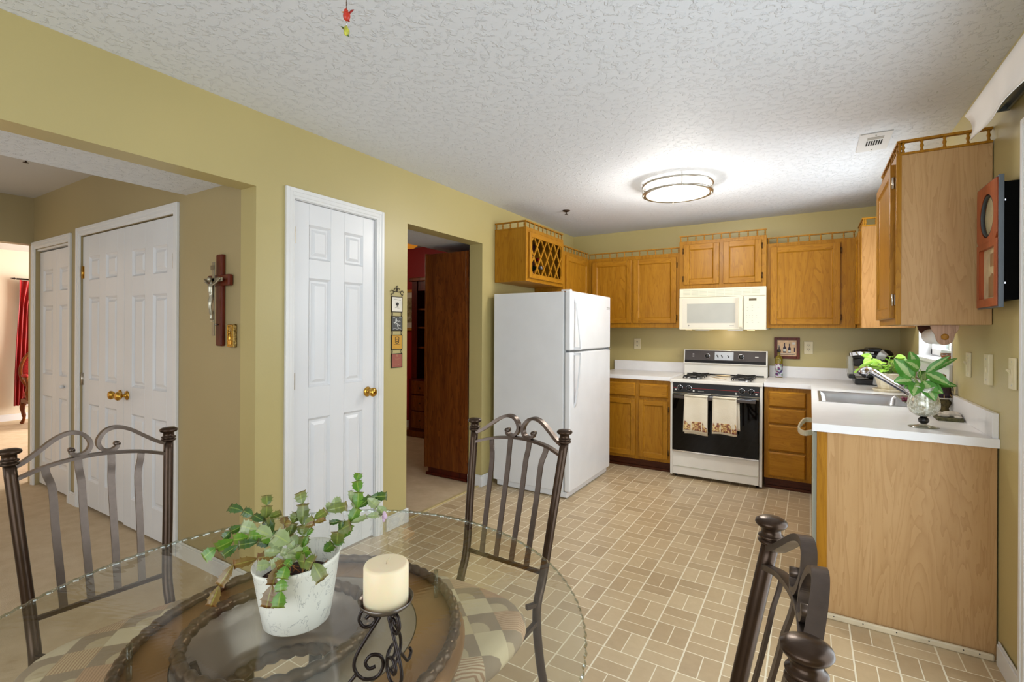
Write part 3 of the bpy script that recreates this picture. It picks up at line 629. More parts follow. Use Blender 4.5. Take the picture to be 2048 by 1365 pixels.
m = MB(); m.box(-1.612, -1.6112, Y1-0.095, Y1-0.015, 1.545, 1.551); m.box(-1.612, -1.6112, Y1-0.10, Y1-0.015, 1.532, 1.535); m.build('badge', GREYINK, d1)

# ------------------------------------------------------------------ stove
st = thing('stove', (-0.72, 4.93, 0), 'white gas stove with black glass oven door and steel control panel', 'stove')
A0, A1, SF = -1.098, -0.340, 4.62
m = MB(); m.box(A0, A1, SF+0.025, 5.26, 0.035, 0.866); m.build('body', ENAMEL, st, bevel=0.003)
for xa in (A0, A1-0.022): m = MB(); m.box(xa, xa+0.022, SF, SF+0.025, 0.02, 0.866); m.build('side_trim', ENAMEL, st, bevel=0.002)
m = MB(); m.box(A0-0.004, A1+0.004, SF-0.012, 5.27, 0.866, 0.896); ctp = m.build('cooktop', ENAMEL, st, bevel=0.006, seg=3)
m = MB(); m.box(A0+0.022, A1-0.022, SF-0.004, SF+0.02, 0.778, 0.866); cp = m.build('knob_panel', BLACKP, st, bevel=0.002)
m = MB(); m.box(A0+0.025, A1-0.025, SF-0.0055, SF-0.004, 0.818, 0.8195); m.build('red_pinstripe', RED, cp)
m = MB(); m.box(A0+0.022, A1-0.022, SF-0.006, SF+0.0, 0.771, 0.777); m.build('panel_trim', CHROME, st)
for x in (-1.012, -0.935, -0.497, -0.424):
    k = MB(); k.lathe([(0.022, 0), (0.022, -0.006), (0.017, -0.008), (0.016, -0.024), (0.012, -0.026), (0.001, -0.026)], (x, SF-0.004, 0.820), 18, axis='y'); ko = k.build('burner_knob', BLACKP, st)
    k = MB(); k.box(x-0.003, x+0.003, SF-0.040, SF-0.026, 0.804, 0.836); k.build('grip', BLACKP, ko)
    k = MB(); k.lathe([(0.0225, 0), (0.0245, 0.0), (0.0245, -0.003), (0.0225, -0.003)], (x, SF-0.0045, 0.820), 20, axis='y', cap=False); k.build('bezel', CHROME, ko)
m = MB()
for x, z in ((-1.05, 0.800), (-0.893, 0.797), (-0.543, 0.797), (-0.386, 0.800)): m.box(x-0.007, x+0.007, SF-0.0056, SF-0.004, z-0.007, z+0.007)
m.build('burner_symbols', CHALK, cp)
m = MB(); m.cyl((-0.83, SF-0.004, 0.795), 0.0, 0.001, 4); m.box(-0.855, -0.805, SF-0.0056, SF-0.004, 0.792, 0.799); m.build('badge', GREYINK, cp)
# oven door
m = MB(); m.box(A0+0.024, A1-0.024, SF-0.03, SF+0.02, 0.255, 0.765); od = m.build('oven_door', BLACKG, st, bevel=0.004)
m = MB(); m.box(A0+0.024, A1-0.024, SF-0.033, SF-0.028, 0.757, 0.763); m.box(A0+0.024, A1-0.024, SF-0.034, SF-0.02, 0.243, 0.254); m.build('door_trim', CHROME, od)
m = MB(); m.tube([(A0+0.045, SF-0.068, 0.742), (A1-0.045, SF-0.068, 0.742)], 0, sq=(0.014, 0.026, (0, 1, 0))); m.box(A0+0.045, A0+0.07, SF-0.068, SF-0.03, 0.732, 0.752); m.box(A1-0.07, A1-0.045, SF-0.068, SF-0.03, 0.732, 0.752)
m.build('oven_handle', simple('smoked_handle', (92, 84, 80), 0.2, 0.6), od, bevel=0.003)
m = MB(); m.box(A0+0.024, A1-0.024, SF-0.012, SF+0.02, 0.03, 0.238); sd = m.build('storage_drawer', ENAMEL, st, bevel=0.004)
m = MB(); m.box(A0+0.03, A1-0.03, SF-0.016, SF-0.011, 0.105, 0.109); m.build('groove', IVORYD, sd)
m = MB()
for x in (A0+0.04, A1-0.04):
    for y in (SF+0.06, 5.2): m.cyl((x, y, 0), 0.014, 0.04, 10)
m.build('feet', BLACKP, st)
# backguard
m = MB(); m.prism([(5.20, 0.896), (5.19, 1.00), (5.165, 1.012), (5.185, 1.148), (5.25, 1.150), (5.27, 0.896)], A0, A1, 'x'); bg = m.build('backguard', ENAMEL, st, bevel=0.003)
m = MB(); m.add([(A0+0.012, 5.163, 1.020), (A1-0.012, 5.163, 1.020), (A1-0.012, 5.1815, 1.144), (A0+0.012, 5.1815, 1.144)], [(0, 1, 2, 3)], False); pn = m.build('control_panel', DKSTEEL, bg)
def bgp(x, z, e=0.002): return (x, 5.163+(z-1.020)*0.149-e, z)
m = MB(); m.add([bgp(A0+0.012, 1.022), bgp(A1-0.012, 1.022), bgp(A1-0.012, 1.046), bgp(A0+0.012, 1.046)], [(0, 1, 2, 3)], False); m.build('lower_band', simple('black_steel_band', (40, 38, 38), 0.2, 0.7), pn)
m = MB(); m.add([bgp(-0.803, 1.052), bgp(-0.633, 1.052), bgp(-0.633, 1.132), bgp(-0.803, 1.132)], [(0, 1, 2, 3)], False); m.build('timer_plate', STEEL, pn)
for x, r in ((-0.873, 0.022), (-0.565, 0.024)):
    k = MB(); z = 1.088; y = bgp(x, z)[1]; k.lathe([(r, 0), (r, -0.005), (r*0.8, -0.007), (r*0.75, -0.022), (0.001, -0.023)], (x, y, z), 18, axis='y'); k.box(x-0.003, x+0.003, y-0.034, y-0.022, z-0.017, z+0.017); ko = k.build('dial', BLACKP, pn)
    k = MB(); k.lathe([(r, 0), (r*1.12, 0), (r*1.12, -0.003), (r, -0.003)], (x, y, z), 20, axis='y', cap=False); k.build('bezel', CHROME, ko)
m = MB()
for x in (-0.777, -0.738, -0.680): y = bgp(x, 1.09)[1]; m.tube([(x-0.006, y, 1.10), (x+0.006, y-0.012, 1.08)], 0.0045, 6)
m.build('switches', BLACKP, pn)
m = MB()
for z in (1.108, 1.094, 1.080): y = bgp(0, z)[1]; m.box(-1.012, -0.997, y-0.001, y, z-0.0012, z+0.0012)
m.box(-0.445, -0.415, bgp(0, 1.09)[1]-0.001, bgp(0, 1.09)[1], 1.087, 1.093); m.build('panel_print', CHALK, pn)
m = MB(); m.box(A0+0.03, A1-0.03, 5.192, 5.196, 0.900, 0.912); m.build('vent_gap', DARK, bg)
m = MB()
for i in range(26): x = -0.93+i*0.018; m.box(x, x+0.008, 5.184, 5.19, 0.899, 0.905)
m.build('vent_teeth', BLACKP, bg)
for i, x in enumerate((-0.925, -0.515)):
    for y in (4.79, 5.06):
        k = MB(); z = 0.897
        k.lathe([(0.085, 0), (0.088, 0.003), (0.07, 0.001), (0.04, -0.0005)], (x, y, z), 24, cap=False); k.m = 0
        kb = k.build('burner_bowl', CHROME, ctp)
        k = MB(); k.lathe([(0.03, 0), (0.034, 0.008), (0.028, 0.014), (0.001, 0.015)], (x, y, z), 18); k.build('burner', BLACKM, ctp)
        k = MB(); k.tube([(x+0.088*math.cos(a*PI/12), y+0.088*math.sin(a*PI/12), z+0.018) for a in range(24)], 0.0045, 6, closed=True)
        for a in range(4):
            an = a*PI/2+PI/4; cx_, sy_ = math.cos(an), math.sin(an)
            k.tube([(x+0.112*cx_, y+0.112*sy_, z+0.002), (x+0.105*cx_, y+0.105*sy_, z+0.024), (x+0.03*cx_, y+0.03*sy_, z+0.024)], 0.0055, 6)
        k.build('grate', BLACKM, ctp)
m = MB(); m.lathe([(0.001, 0.0), (0.03, 0.0), (0.062, 0.006), (0.068, 0.012), (0.064, 0.012), (0.03, 0.005), (0.001, 0.004)], (-0.72, 5.12, 0.897), 24, sx=1.0, sy=0.55)
o = m.build('spoon_rest', simple('amber_glass_dish', (214, 190, 150), 0.2)); tag(o, 'small amber dish on the back of the stove top', 'dish')
m = MB(); m.tube([(-0.80, 4.98, 0.899), (-0.66, 4.84, 0.899)], [0.003, 0.004], 6); m.sphere((-0.665, 4.845, 0.900), 0.012, 10, 6, (1.4, 0.9, 0.35)); o = m.build('spoon', simple('pale_wood_spoon', (222, 200, 168), 0.5)); tag(o, 'pale spoon lying between the stove burners', 'spoon')
# dish towels over the oven handle
def towel_mat():
    t = NT('cream_terry_cloth'); v = t.coord('Object'); f = t.noise(v, 260, 2)
    t.set(t.ramp(t.noise(v, 5, 2), [(0.3, (222, 210, 186)), (0.7, (234, 224, 204))]), 0.95); t.bump(f, 0.5, 0.003); return t.m
TOWEL = towel_mat()
def band_mat():
    t = NT('grape_print_band'); v = t.coord('Object'); n = t.noise(v, 55, 3, 0.6); vo = t.N('ShaderNodeTexVoronoi'); t.L(v, vo.inputs[0]); vo.inputs['Scale'].default_value = 75
    c = t.ramp(n, [(0.38, (112, 66, 60)), (0.46, (150, 96, 66)), (0.54, (206, 176, 112)), (0.66, (226, 206, 160))])
    c = t.mix(t.math('LESS_THAN', vo.outputs[0], 0.28), c, lin((150, 84, 70))); t.set(c, 0.9); return t.m
BAND = band_mat()
def towel(x0, x1, zb, label, back=None, sk=0.0):
    t = thing('dish_towel', ((x0+x1)/2, SF-0.08, zb), label, 'towel', 'towels on the oven handle')
    def sheet(xa, xb, za, zc, yoff, mat, name, skew=0.0, amp=0.004, up_=True):
        m = MB(); m.smooth = True; NX, NZ = 14, 14; vs = []
        for s_ in (0, 1):
            for j in range(NZ+1):
                for i in range(NX+1):
                    a, b = i/NX, j/NZ; z = zc+(za-zc)*b
                    x = xa+(xb-xa)*a + skew*(1-b)*(0.5) + (a-0.5)*0.012*(1-b)
                    y = SF-0.088+yoff+amp*math.sin(a*9+b*2+x0*30)*(1-0.6*b)+(0.0035 if s_ else 0)
                    if b > 0.97 and up_: pass
                    vs.append((x, y, z+0.004*math.sin(a*5)*(1-b)))
        n = (NX+1)*(NZ+1); fs = []
        for j in range(NZ):
            for i in range(NX):
                q = j*(NX+1)+i; fs.append((q, q+1, q+NX+2, q+NX+1)); fs.append((n+q, n+q+NX+1, n+q+NX+2, n+q+1))
        for i in range(NX): fs.append((i, n+i, n+i+1, i+1)); q = NZ*(NX+1)+i; fs.append((q, q+1, n+q+1, n+q))
        for j in range(NZ): q = j*(NX+1); fs.append((q, q+NX+1, n+q+NX+1, n+q)); q += NX; fs.append((q, n+q, n+q+NX+1, q+NX+1))
        m.add(vs, fs); return m.build(name, mat, t)
    sheet(x0, x1, 0.758, zb, 0, TOWEL, 'front_fold', sk)
    sheet(x0+0.008, x1+(back or 0.0), 0.758, zb+0.025+(0.02 if back else -0.045), 0.028, TOWEL, 'back_fold', sk, 0.003)
    m = MB(); m.smooth = True; P = []
    m.prism([(SF-0.088+0.022*1+0.0225*math.cos(a*PI/10)-0.006, 0.757+0.013*math.sin(a*PI/10)) for a in range(11)], x0, x1, 'x'); m.build('top_fold', TOWEL, t)
    b = sheet(x0+0.003+sk*0.42, x1-0.002+sk*0.42, zb+0.098, zb+0.018, -0.0022, BAND, 'grape_band', sk*0.15)
    m = MB()
    for q in (0.33, 0.80): xx = x0+(x1-x0)*q+sk*0.45; m.box(xx-0.003, xx+0.003, SF-0.097, SF-0.094, zb+0.018, zb+0.098)
    m.build('band_divider', TOWEL, t)
towel(-0.955, -0.762, 0.437, 'left cream dish towel with a grape print band on the oven handle', sk=-0.012)
towel(-0.718, -0.530, 0.445, 'right cream dish towel with a grape print band, back fold showing', back=0.02)

# ------------------------------------------------------------------ microwave
mw = thing('microwave', (-0.71, 4.91, 1.349), 'ivory over-the-range microwave under the short cabinet', 'microwave')
MX0, MX1, MY = -1.084, -0.336, 4.905
m = MB(); m.box(MX0, MX1, MY+0.012, YB-0.001, 1.349, 1.742); m.build('body', IVORY, mw, bevel=0.004)
m = MB(); m.box(MX0, MX1, MY-0.004, MY+0.012, 1.660, 1.742); vg = m.build('vent_grille', IVORY, mw, bevel=0.003)
m = MB()
for r in range(5):
    z = 1.672+r*0.0125
    for k in range(9): x = MX0+0.036+k*0.0745; m.box(x, x+0.066, MY-0.0055, MY-0.003, z, z+0.0045)
m.build('vent_slots', IVORYD, vg)
m = MB(); m.box(MX0, -0.518, MY-0.012, MY+0.012, 1.352, 1.657); dr = m.build('door', IVORY, mw, bevel=0.004)
m = MB(); m.box(MX0+0.028, -0.56, MY-0.0135, MY-0.012, 1.367, 1.645); m.build('door_panel', simple('pale_ivory_panel', (224, 216, 198), 0.25, var=0.01), dr, bevel=0.001)
m = MB(); m.box(-1.010, -0.587, MY-0.0152, MY-0.0134, 1.413, 1.594); m.build('window', MWGLASS, dr)
m = MB(); m.box(-1.012, -0.585, MY-0.0148, MY-0.0134, 1.592, 1.596); m.build('window_shadow_line', GREYINK, dr)
m = MB(); m.tube(smoothpath([(-0.538, MY-0.014, 1.640), (-0.538, MY-0.038, 1.625), (-0.538, MY-0.040, 1.50), (-0.538, MY-0.038, 1.385), (-0.538, MY-0.014, 1.367)], 5), 0, sq=(0.028, 0.012, (1, 0, 0))); m.build('handle', IVORY, dr, bevel=0.003)
m = MB(); m.lathe([(0.007, 0), (0.007, -0.001), (0.001, -0.001)], (-0.995, MY-0.0135, 1.388), 16, axis='y'); m.build('round_logo', GREYINK, dr)
m = MB(); m.box(-0.635, -0.597, MY-0.0142, MY-0.0134, 1.386, 1.390); m.build('badge', GREYINK, dr)
m = MB(); m.box(-0.514, MX1, MY-0.010, MY+0.012, 1.352, 1.657); kp = m.build('keypad', IVORY, mw, bevel=0.003)
m = MB(); m.box(-0.473, -0.412, MY-0.0115, MY-0.0099, 1.614, 1.634); m.build('display', simple('dark_olive_display', (92, 74, 30), 0.2), kp)
m = MB()
for r, (z, n) in enumerate([(1.590, 3), (1.568, 1), (1.552, 3), (1.524, 2), (1.500, 4), (1.478, 4), (1.458, 4), (1.432, 1), (1.415, 3)]):
    for k in range(n):
        x = {1: [-0.445], 2: [-0.485, -0.445], 3: [-0.485, -0.443, -0.397], 4: [-0.492, -0.467, -0.443, -0.412]}[n][k]; w_ = 0.007 if n == 4 else 0.012
        m.box(x-w_/2, x+w_/2, MY-0.0105, MY-0.0099, z, z+0.0022)
m.build('key_legends', GREYINK, kp)
m = MB()
for x0, x1 in ((-1.03, -0.98), (-0.49, -0.43)): m.box(x0, x1, MY+0.02, MY+0.06, 1.344, 1.349)
m.build('task_lamp', COVEGL, mw)
bulb('microwave_task_bulb', (-0.71, 5.05, 1.325), 1.3, 0.03, (1, 0.80, 0.52))
m = MB(); m.box(-0.95, -0.82, MY+0.05, MY+0.2, 1.343, 1.349); m.box(-0.66, -0.53, MY+0.05, MY+0.2, 1.343, 1.349); m.build('grease_filter', STEEL, mw)

# ------------------------------------------------------------------ ceiling fittings
cl = thing('ceiling_light', (-0.845, 3.73, H), 'round flush ceiling light with two nickel rings, lit', 'ceiling light')
m = MB(); m.lathe([(0.19, H), (0.205, H-0.01), (0.225, H-0.05), (0.225, H-0.075), (0.19, H-0.095), (0.1, H-0.108), (0.001, H-0.112)], (-0.845, 3.73, 0), 48); m.build('glass_diffuser', LAMPG, cl)
for nm, z0, r0, r1, hh in (('upper_ring', H-0.030, 0.243, 0.252, 0.014), ('lower_ring', H-0.090, 0.222, 0.250, 0.012)):
    m = MB(); m.lathe([(r0, z0), (r1, z0), (r1, z0+hh), (r0, z0+hh), (r0, z0)], (-0.845, 3.73, 0), 56, cap=False); m.build(nm, NICKEL, cl)
m = MB()
for a in (20, 110, 200, 290):
    x, y = -0.845+0.247*math.cos(R(a)), 3.73+0.247*math.sin(R(a)); m.cyl((x, y, H-0.092), 0.004, 0.092, 8); m.sphere((x, y, H-0.092), 0.007, 8, 6)
m.build('posts', NICKEL, cl)
bulb('kitchen_light_bulb', (-0.845, 3.73, 2.26), 44, 0.16, (1, 0.95, 0.87))
def sprinkler(x, y, z, label):
    s = thing('sprinkler_head', (x, y, z), label, 'sprinkler')
    m = MB(); m.lathe([(0.001, 0), (0.036, 0), (0.034, -0.006), (0.012, -0.014), (0.010, -0.014)], (x, y, z), 20); m.build('escutcheon', BRONZE, s)
    m = MB(); m.cyl((x, y, z-0.034), 0.005, 0.024, 8); m.lathe([(0.001, 0), (0.015, 0), (0.015, 0.002), (0.001, 0.002)], (x, y, z-0.036), 12); m.build('deflector', BRONZE, s)
sprinkler(-1.92, 4.10, H, 'dark sprinkler head on the kitchen ceiling near the corner cabinets')
sprinkler(-4.33, 1.06, H, 'dark sprinkler head on the hall ceiling')
v = thing('ceiling_vent', (0.31, 3.5, H), 'white ceiling air register with dark louvres', 'vent')
m = MB(); m.box(0.235, 0.385, 3.345, 3.655, H-0.006, H); m.build('plate', simple('white_register', (214, 214, 214), 0.4, var=0.01), v, bevel=0.002)
m = MB(); m.box(0.274, 0.350, 3.405, 3.445, H-0.0075, H-0.006); m.build('damper_slot', GREYINK, v)
m = MB()
for i in range(7): x = 0.274+i*0.0115; m.box(x, x+0.006, 3.465, 3.545, H-0.0075, H-0.006)
m.build('louvre_slots', DARK, v)
for yy in (3.375, 3.625): m = MB(); m.cyl((0.31, yy, H-0.009), 0.004, 0.003, 8); m.build('screw', STEEL, v)

# ------------------------------------------------------------------ wall things in the kitchen
def outlet(x, z, label, y=YB):
    o = thing('wall_outlet', (x, y, z), label, 'outlet')
    m = MB(); m.box(x-0.036, x+0.036, y-0.007, y, z-0.058, z+0.058); m.build('cover_plate', PLATE, o, bevel=0.003)
    m = MB()
    for dz in (0.02, -0.02): m.box(x-0.015, x+0.015, y-0.009, y-0.006, z+dz-0.014, z+dz+0.014)
    m.build('socket', PLATE, o, bevel=0.003)
    m = MB()
    for dz in (0.02, -0.02):
        m.box(x-0.008, x-0.005, y-0.0096, y-0.0085, z+dz-0.002, z+dz+0.008); m.box(x+0.005, x+0.008, y-0.0096, y-0.0085, z+dz-0.002, z+dz+0.008); m.cyl((x, y-0.0096, z+dz-0.008), 0.0025, 0.001, 8, 'y')
    m.build('slots', INK, o)
outlet(-1.62, 1.193, 'almond outlet above the counter left of the stove'); outlet(-0.011, 1.187, 'almond outlet right of the wine picture')
p = thing('framed_picture', (-0.184, YB, 1.082), 'small mahogany framed picture of wine bottles behind the stove counter', 'picture')
m = MB(); x0, x1, z0, z1, f = -0.292, -0.080, 1.078, 1.280, 0.026
m.box(x0, x0+f, YB-0.02, YB, z0, z1); m.box(x1-f, x1, YB-0.02, YB, z0, z1); m.box(x0+f, x1-f, YB-0.02, YB, z0, z0+f); m.box(x0+f, x1-f, YB-0.02, YB, z1-f, z1); m.build('frame', MAHOG, p, bevel=0.003)
m = MB(); m.box(x0+f, x1-f, YB-0.008, YB, z0+f, z1-f); pr = m.build('print', simple('warm_beige_print', (222, 188, 150), 0.6, var=0.08, scale=30), p)
m = MB()
def flatb(m, x, z, s, y=YB-0.0085):
    m.prism([(x-0.012*s, z), (x+0.012*s, z), (x+0.012*s, z+0.045*s), (x+0.004*s, z+0.062*s), (x+0.004*s, z+0.09*s), (x-0.004*s, z+0.09*s), (x-0.004*s, z+0.062*s), (x-0.012*s, z+0.045*s)], y-0.001, y, 'y')
flatb(m, -0.205, 1.135, 1.05); flatb(m, -0.165, 1.135, 0.95); m.box(-0.24, -0.12, YB-0.0095, YB-0.0085, 1.118, 1.122); m.box(-0.252, -0.245, YB-0.0095, YB-0.0085, 1.155, 1.20); m.box(-0.128, -0.118, YB-0.0095, YB-0.0085, 1.145, 1.185); m.build('painted_bottles', simple('dark_violet_paint', (58, 42, 60), 0.6, var=0.2, scale=80), pr)
m = MB(); m.box(-0.216, -0.194, YB-0.0103, YB-0.0097, 1.148, 1.172); m.box(-0.175, -0.155, YB-0.0103, YB-0.0097, 1.140, 1.160); m.box(-0.24, -0.12, YB-0.0095, YB-0.0085, 1.1225, 1.128); m.box(-0.142, -0.118, YB-0.0095, YB-0.0085, 1.215, 1.235); m.build('painted_labels', CHALK, pr)
# three plates beside the counter on the right wall
def rplate(y, z, label, kind):
    o = thing('light_switch' if kind != 'jack' else 'phone_jack', (XR, y, z), label, 'switch' if kind != 'jack' else 'wall jack')
    m = MB(); m.box(XR-0.008, XR, y-0.036, y+0.036, z-0.06, z+0.06) if kind != 'jack' else m.box(XR-0.016, XR, y-0.033, y+0.033, z-0.066, z+0.066)
    m.build('cover_plate', PLATE, o, bevel=0.003)
    m = MB()
    if kind == 'toggle':
        m.box(XR-0.012, XR-0.006, y-0.016, y+0.016, z-0.033, z+0.033); m.prism([(XR-0.012, z-0.002), (XR-0.024, z+0.012), (XR-0.022, z+0.018), (XR-0.012, z+0.012)], y-0.004, y+0.004, 'y')
    else:
        m.box(XR-0.020, XR-0.015, y-0.010, y+0.010, z-0.012, z+0.012)
    m.build('toggle' if kind == 'toggle' else 'socket', PLATE, o, bevel=0.001)
    for dz in (-0.045, 0.045): m = MB(); m.cyl((XR-0.0085 if kind == 'toggle' else XR-0.017, y, z+dz), 0.003, 0.002, 8, 'x'); m.build('screw', STEEL, o)
rplate(3.17, 1.182, 'almond switch plate nearest the sink window', 'toggle'); rplate(2.845, 1.18, 'almond telephone jack between the two switch plates', 'jack'); rplate(2.565, 1.183, 'almond switch plate nearest the sliding door', 'toggle')
# clock case on the right wall
c = thing('wall_clock', (XR, 2.65, 1.44), 'wooden wall clock case with round dial and lower glass door', 'clock')
m = MB(); m.box(0.614, 0.660, 2.515, 2.755, 1.462, 1.905); m.build('case', simple('black_clock_case', (4, 4, 4), 0.8, Specular_IOR_Level=0.1), c, bevel=0.002)
def yzring(m, x0, x1, oy0, oy1, oz0, oz1, iy0, iy1, iz0, iz1):
    m.box(x0, x1, oy0, iy0, oz0, oz1); m.box(x0, x1, iy1, oy1, oz0, oz1); m.box(x0, x1, iy0, iy1, oz0, iz0); m.box(x0, x1, iy0, iy1, iz1, oz1)
m = MB(); N = 32; cy, cz, rr = 2.635, 1.80, 0.086; Y0c, Y1c, Z0c, Z1c = 2.512, 2.765, 1.44, 1.925; vs = []; fs = []
for x in (0.596, 0.612):
    for k in range(N): a = 2*PI*k/N; vs.append((x, cy+rr*math.cos(a), cz+rr*math.sin(a)))
    for k in range(N):
        a = 2*PI*k/N; ca, sa = math.cos(a), math.sin(a); t_ = min(((Y1c-cy) if ca > 0 else (cy-Y0c))/max(abs(ca), 1e-6), ((Z1c-cz) if sa > 0 else (cz-1.695))/max(abs(sa), 1e-6)); vs.append((x, cy+t_*ca, cz+t_*sa))
for k in range(N):
    j = (k+1) % N
    fs += [(k, N+k, N+j, j), (2*N+k, 2*N+j, 3*N+j, 3*N+k), (k, j, 2*N+j, 2*N+k), (N+k, 3*N+k, 3*N+j, N+j)]
m.add(vs, fs, False)
yzring(m, 0.596, 0.612, Y0c, Y1c, Z0c, 1.696, 2.545, 2.735, 1.472, 1.672)
ff = m.build('front_panel', ORANGEW, c)
m = MB(); yzring(m, 0.600, 0.6155, Y0c-0.008, Y1c+0.006, Z0c-0.006, Z1c+0.006, Y0c, Y1c, Z0c, Z1c); m.build('slate_edge', simple('slate_blue_edge', (74, 80, 86), 0.4), c, bevel=0.001)
m = MB(); m.lathe([(rr, 0), (rr, 0.006), (rr*0.93, 0.012), (rr*0.93, 0.0)], (0.597, cy, cz), 32, axis='x', cap=False); m.build('dial_bezel', simple('slate_bezel', (80, 88, 98), 0.3), ff)
m = MB(); m.lathe([(0.001, 0), (rr*0.95, 0)], (0.611, cy, cz), 32, axis='x', cap=False); m.box(0.611, 0.613, 2.545, 2.735, 1.472, 1.672); dl = m.build('dial', simple('cream_dial', (206, 190, 150), 0.15, var=0.08, scale=14), c)
m = MB(); m.box(0.6085, 0.611, 2.600, 2.640, 1.60, 1.65); m.box(0.6085, 0.611, 2.590, 2.660, 1.48, 1.56); m.cyl((0.609, 2.625, 1.56), 0.012, 0.002, 12, 'x'); m.build('painted_scene', simple('brown_painted_scene', (150, 112, 70), 0.5), dl)
m = MB()
for z in (1.525, 1.835): m.box(0.619, 0.622, 2.5135, 2.515, z-0.003, z+0.003)
m.build('catch', CHROME, c)
# valance and blind track over the sliding door
vl = thing('valance', (0.58, 1.5, 2.13), 'white fabric valance over the sliding door at the upper right', 'valance')
m = MB(); m.smooth = True; vs = []; NY, NZ = 40, 6
for s_ in (0, 1):
    for j in range(NZ+1):
        for i in range(NY+1):
            b = j/NZ; y = 0.3+(2.66+0.10*b-0.02*math.sin(b*PI)-0.3)*i/NY; z = 2.118+0.135*b
            vs.append((0.552+0.014*math.sin(b*PI*0.9+0.2)+0.006*math.sin(i*0.9)*(1-b)+(0.004 if s_ else 0), y, z))
n = (NY+1)*(NZ+1); fs = []
for j in range(NZ):
    for i in range(NY): q = j*(NY+1)+i; fs += [(q, q+NY+1, q+NY+2, q+1), (n+q, n+q+1, n+q+NY+2, n+q+NY+1)]
for i in range(NY): fs.append((i, i+1, n+i+1, n+i)); q = NZ*(NY+1)+i; fs.append((q, n+q, n+q+1, q+1))
for j in range(NZ): q = j*(NY+1)+NY; fs.append((q, q+NY+1, n+q+NY+1, n+q)); q = j*(NY+1); fs.append((q, n+q, n+q+NY+1, q+NY+1))
m.add(vs, fs); FAB = simple('off_white_fabric', (232, 226, 220), 0.85, var=0.02, bump=0.3, bscale=600)
m.build('fabric', FAB, vl)
m = MB(); m.box(0.56, 0.66, 0.3, 2.70, 2.232, 2.244); m.build('mounting_board', FAB, vl)
bt = thing('blind_track', (0.63, 1.5, 2.2), 'grey metal vertical blind track tucked behind the valance', 'blind track')
m = MB(); m.box(0.618, 0.626, 0.3, 2.62, 2.204, 2.232); m.box(0.648, 0.656, 0.3, 2.62, 2.204, 2.232); m.box(0.626, 0.648, 0.3, 2.62, 2.220, 2.232); m.build('rail', simple('grey_aluminium', (140, 150, 156), 0.35, 0.8), bt)
m = MB(); m.box(0.616, 0.658, 2.619, 2.626, 2.202, 2.2315); m.build('end_cap', simple('grey_end_cap', (96, 104, 108), 0.4), bt)
# paper towel holder under the near cabinet
ph = thing('paper_towel_holder', (0.51, 3.0, 1.37), 'wooden under-cabinet paper towel holder', 'paper towel holder')
for y in (2.845, 3.155):
    m = MB(); cx = 0.51; P = [(cx-0.050, 1.370), (cx-0.046, 1.350), (cx-0.034, 1.328)]+[(cx+0.030*math.cos(a), 1.312+0.030*math.sin(a)) for a in [PI+PI*k/10 for k in range(0, 11)]]+[(cx+0.034, 1.328), (cx+0.046, 1.350), (cx+0.050, 1.370)]
    m.prism(P, y, y+0.014, 'y'); b = m.build('bracket', BRACKET if y < 3 else OAKD, ph, bevel=0.002)
    if y < 3: m = MB(); m.lathe([(0.001, -0.003), (0.012, -0.003), (0.014, 0.0)], (cx, y, 1.318), 20, axis='y'); m.build('peg_end', OAK, b)
m = MB(); m.cyl((0.51, 2.84, 1.318), 0.0085, 0.33, 12, 'y'); m.build('rod', OAK, ph)
pr_ = MB(); pr_.lathe([(0.012, 0), (0.037, 0), (0.037, 0.272), (0.012, 0.272), (0.012, 0)], (0.51, 2.872, 1.318), 32, axis='y', cap=False)
o = pr_.build('paper_towel_roll', simple('white_paper', (238, 236, 234), 0.9, var=0.01, bump=0.2)); tag(o, 'white paper towel roll on the wooden holder', 'paper towel')

# ------------------------------------------------------------------ dining table (centre TC), glass top over a bronze pedestal
TX, TY, RG, ZG = -0.892, 0.618, 0.588, 0.760
tb = thing('dining_table', (TX, TY, 0), 'round glass topped dining table on a dark bronze pedestal with rope edging', 'table')
m = MB(); m.smooth = True; SEG = 780; NSC = 130
def rs(a, r): return r*(1+0.0056*abs(math.sin(a*NSC/2))-0.003)
prof = [(0.001, ZG-0.010), (RG-0.02, ZG-0.010), (RG-0.002, ZG-0.009), (RG, ZG-0.005), (RG-0.004, ZG-0.001), (RG-0.02, ZG), (0.001, ZG)]
m.m = 0; m.lathe(prof[:3], (TX, TY, 0), SEG, rfun=lambda r, z, a: rs(a, r) if r > 0.5 else r, cap=False)
m.m = 1; m.lathe(prof[2:5], (TX, TY, 0), SEG, rfun=lambda r, z, a: rs(a, r), cap=False)
m.m = 0; m.lathe(prof[4:], (TX, TY, 0), SEG, rfun=lambda r, z, a: rs(a, r) if r > 0.5 else r, cap=False)
m.build('glass_top', [TGLASS, EGLASS], tb)
BX, BY = -0.930, 0.668
ROPEM = simple('bronze_rope_edging', (104, 82, 64), 0.28, 0.5, var=0.1)
m = MB()
m.lathe([(0.238, 0.684), (0.325, 0.684), (0.338, 0.678), (0.347, 0.664), (0.345, 0.650), (0.330, 0.640), (0.258, 0.640)], (BX, BY, 0), 72, cap=False)
top = m.build('pedestal_top', simple('aged_copper_bronze', (146, 106, 66), 0.36, 0.2, var=0.14, scale=5), tb)
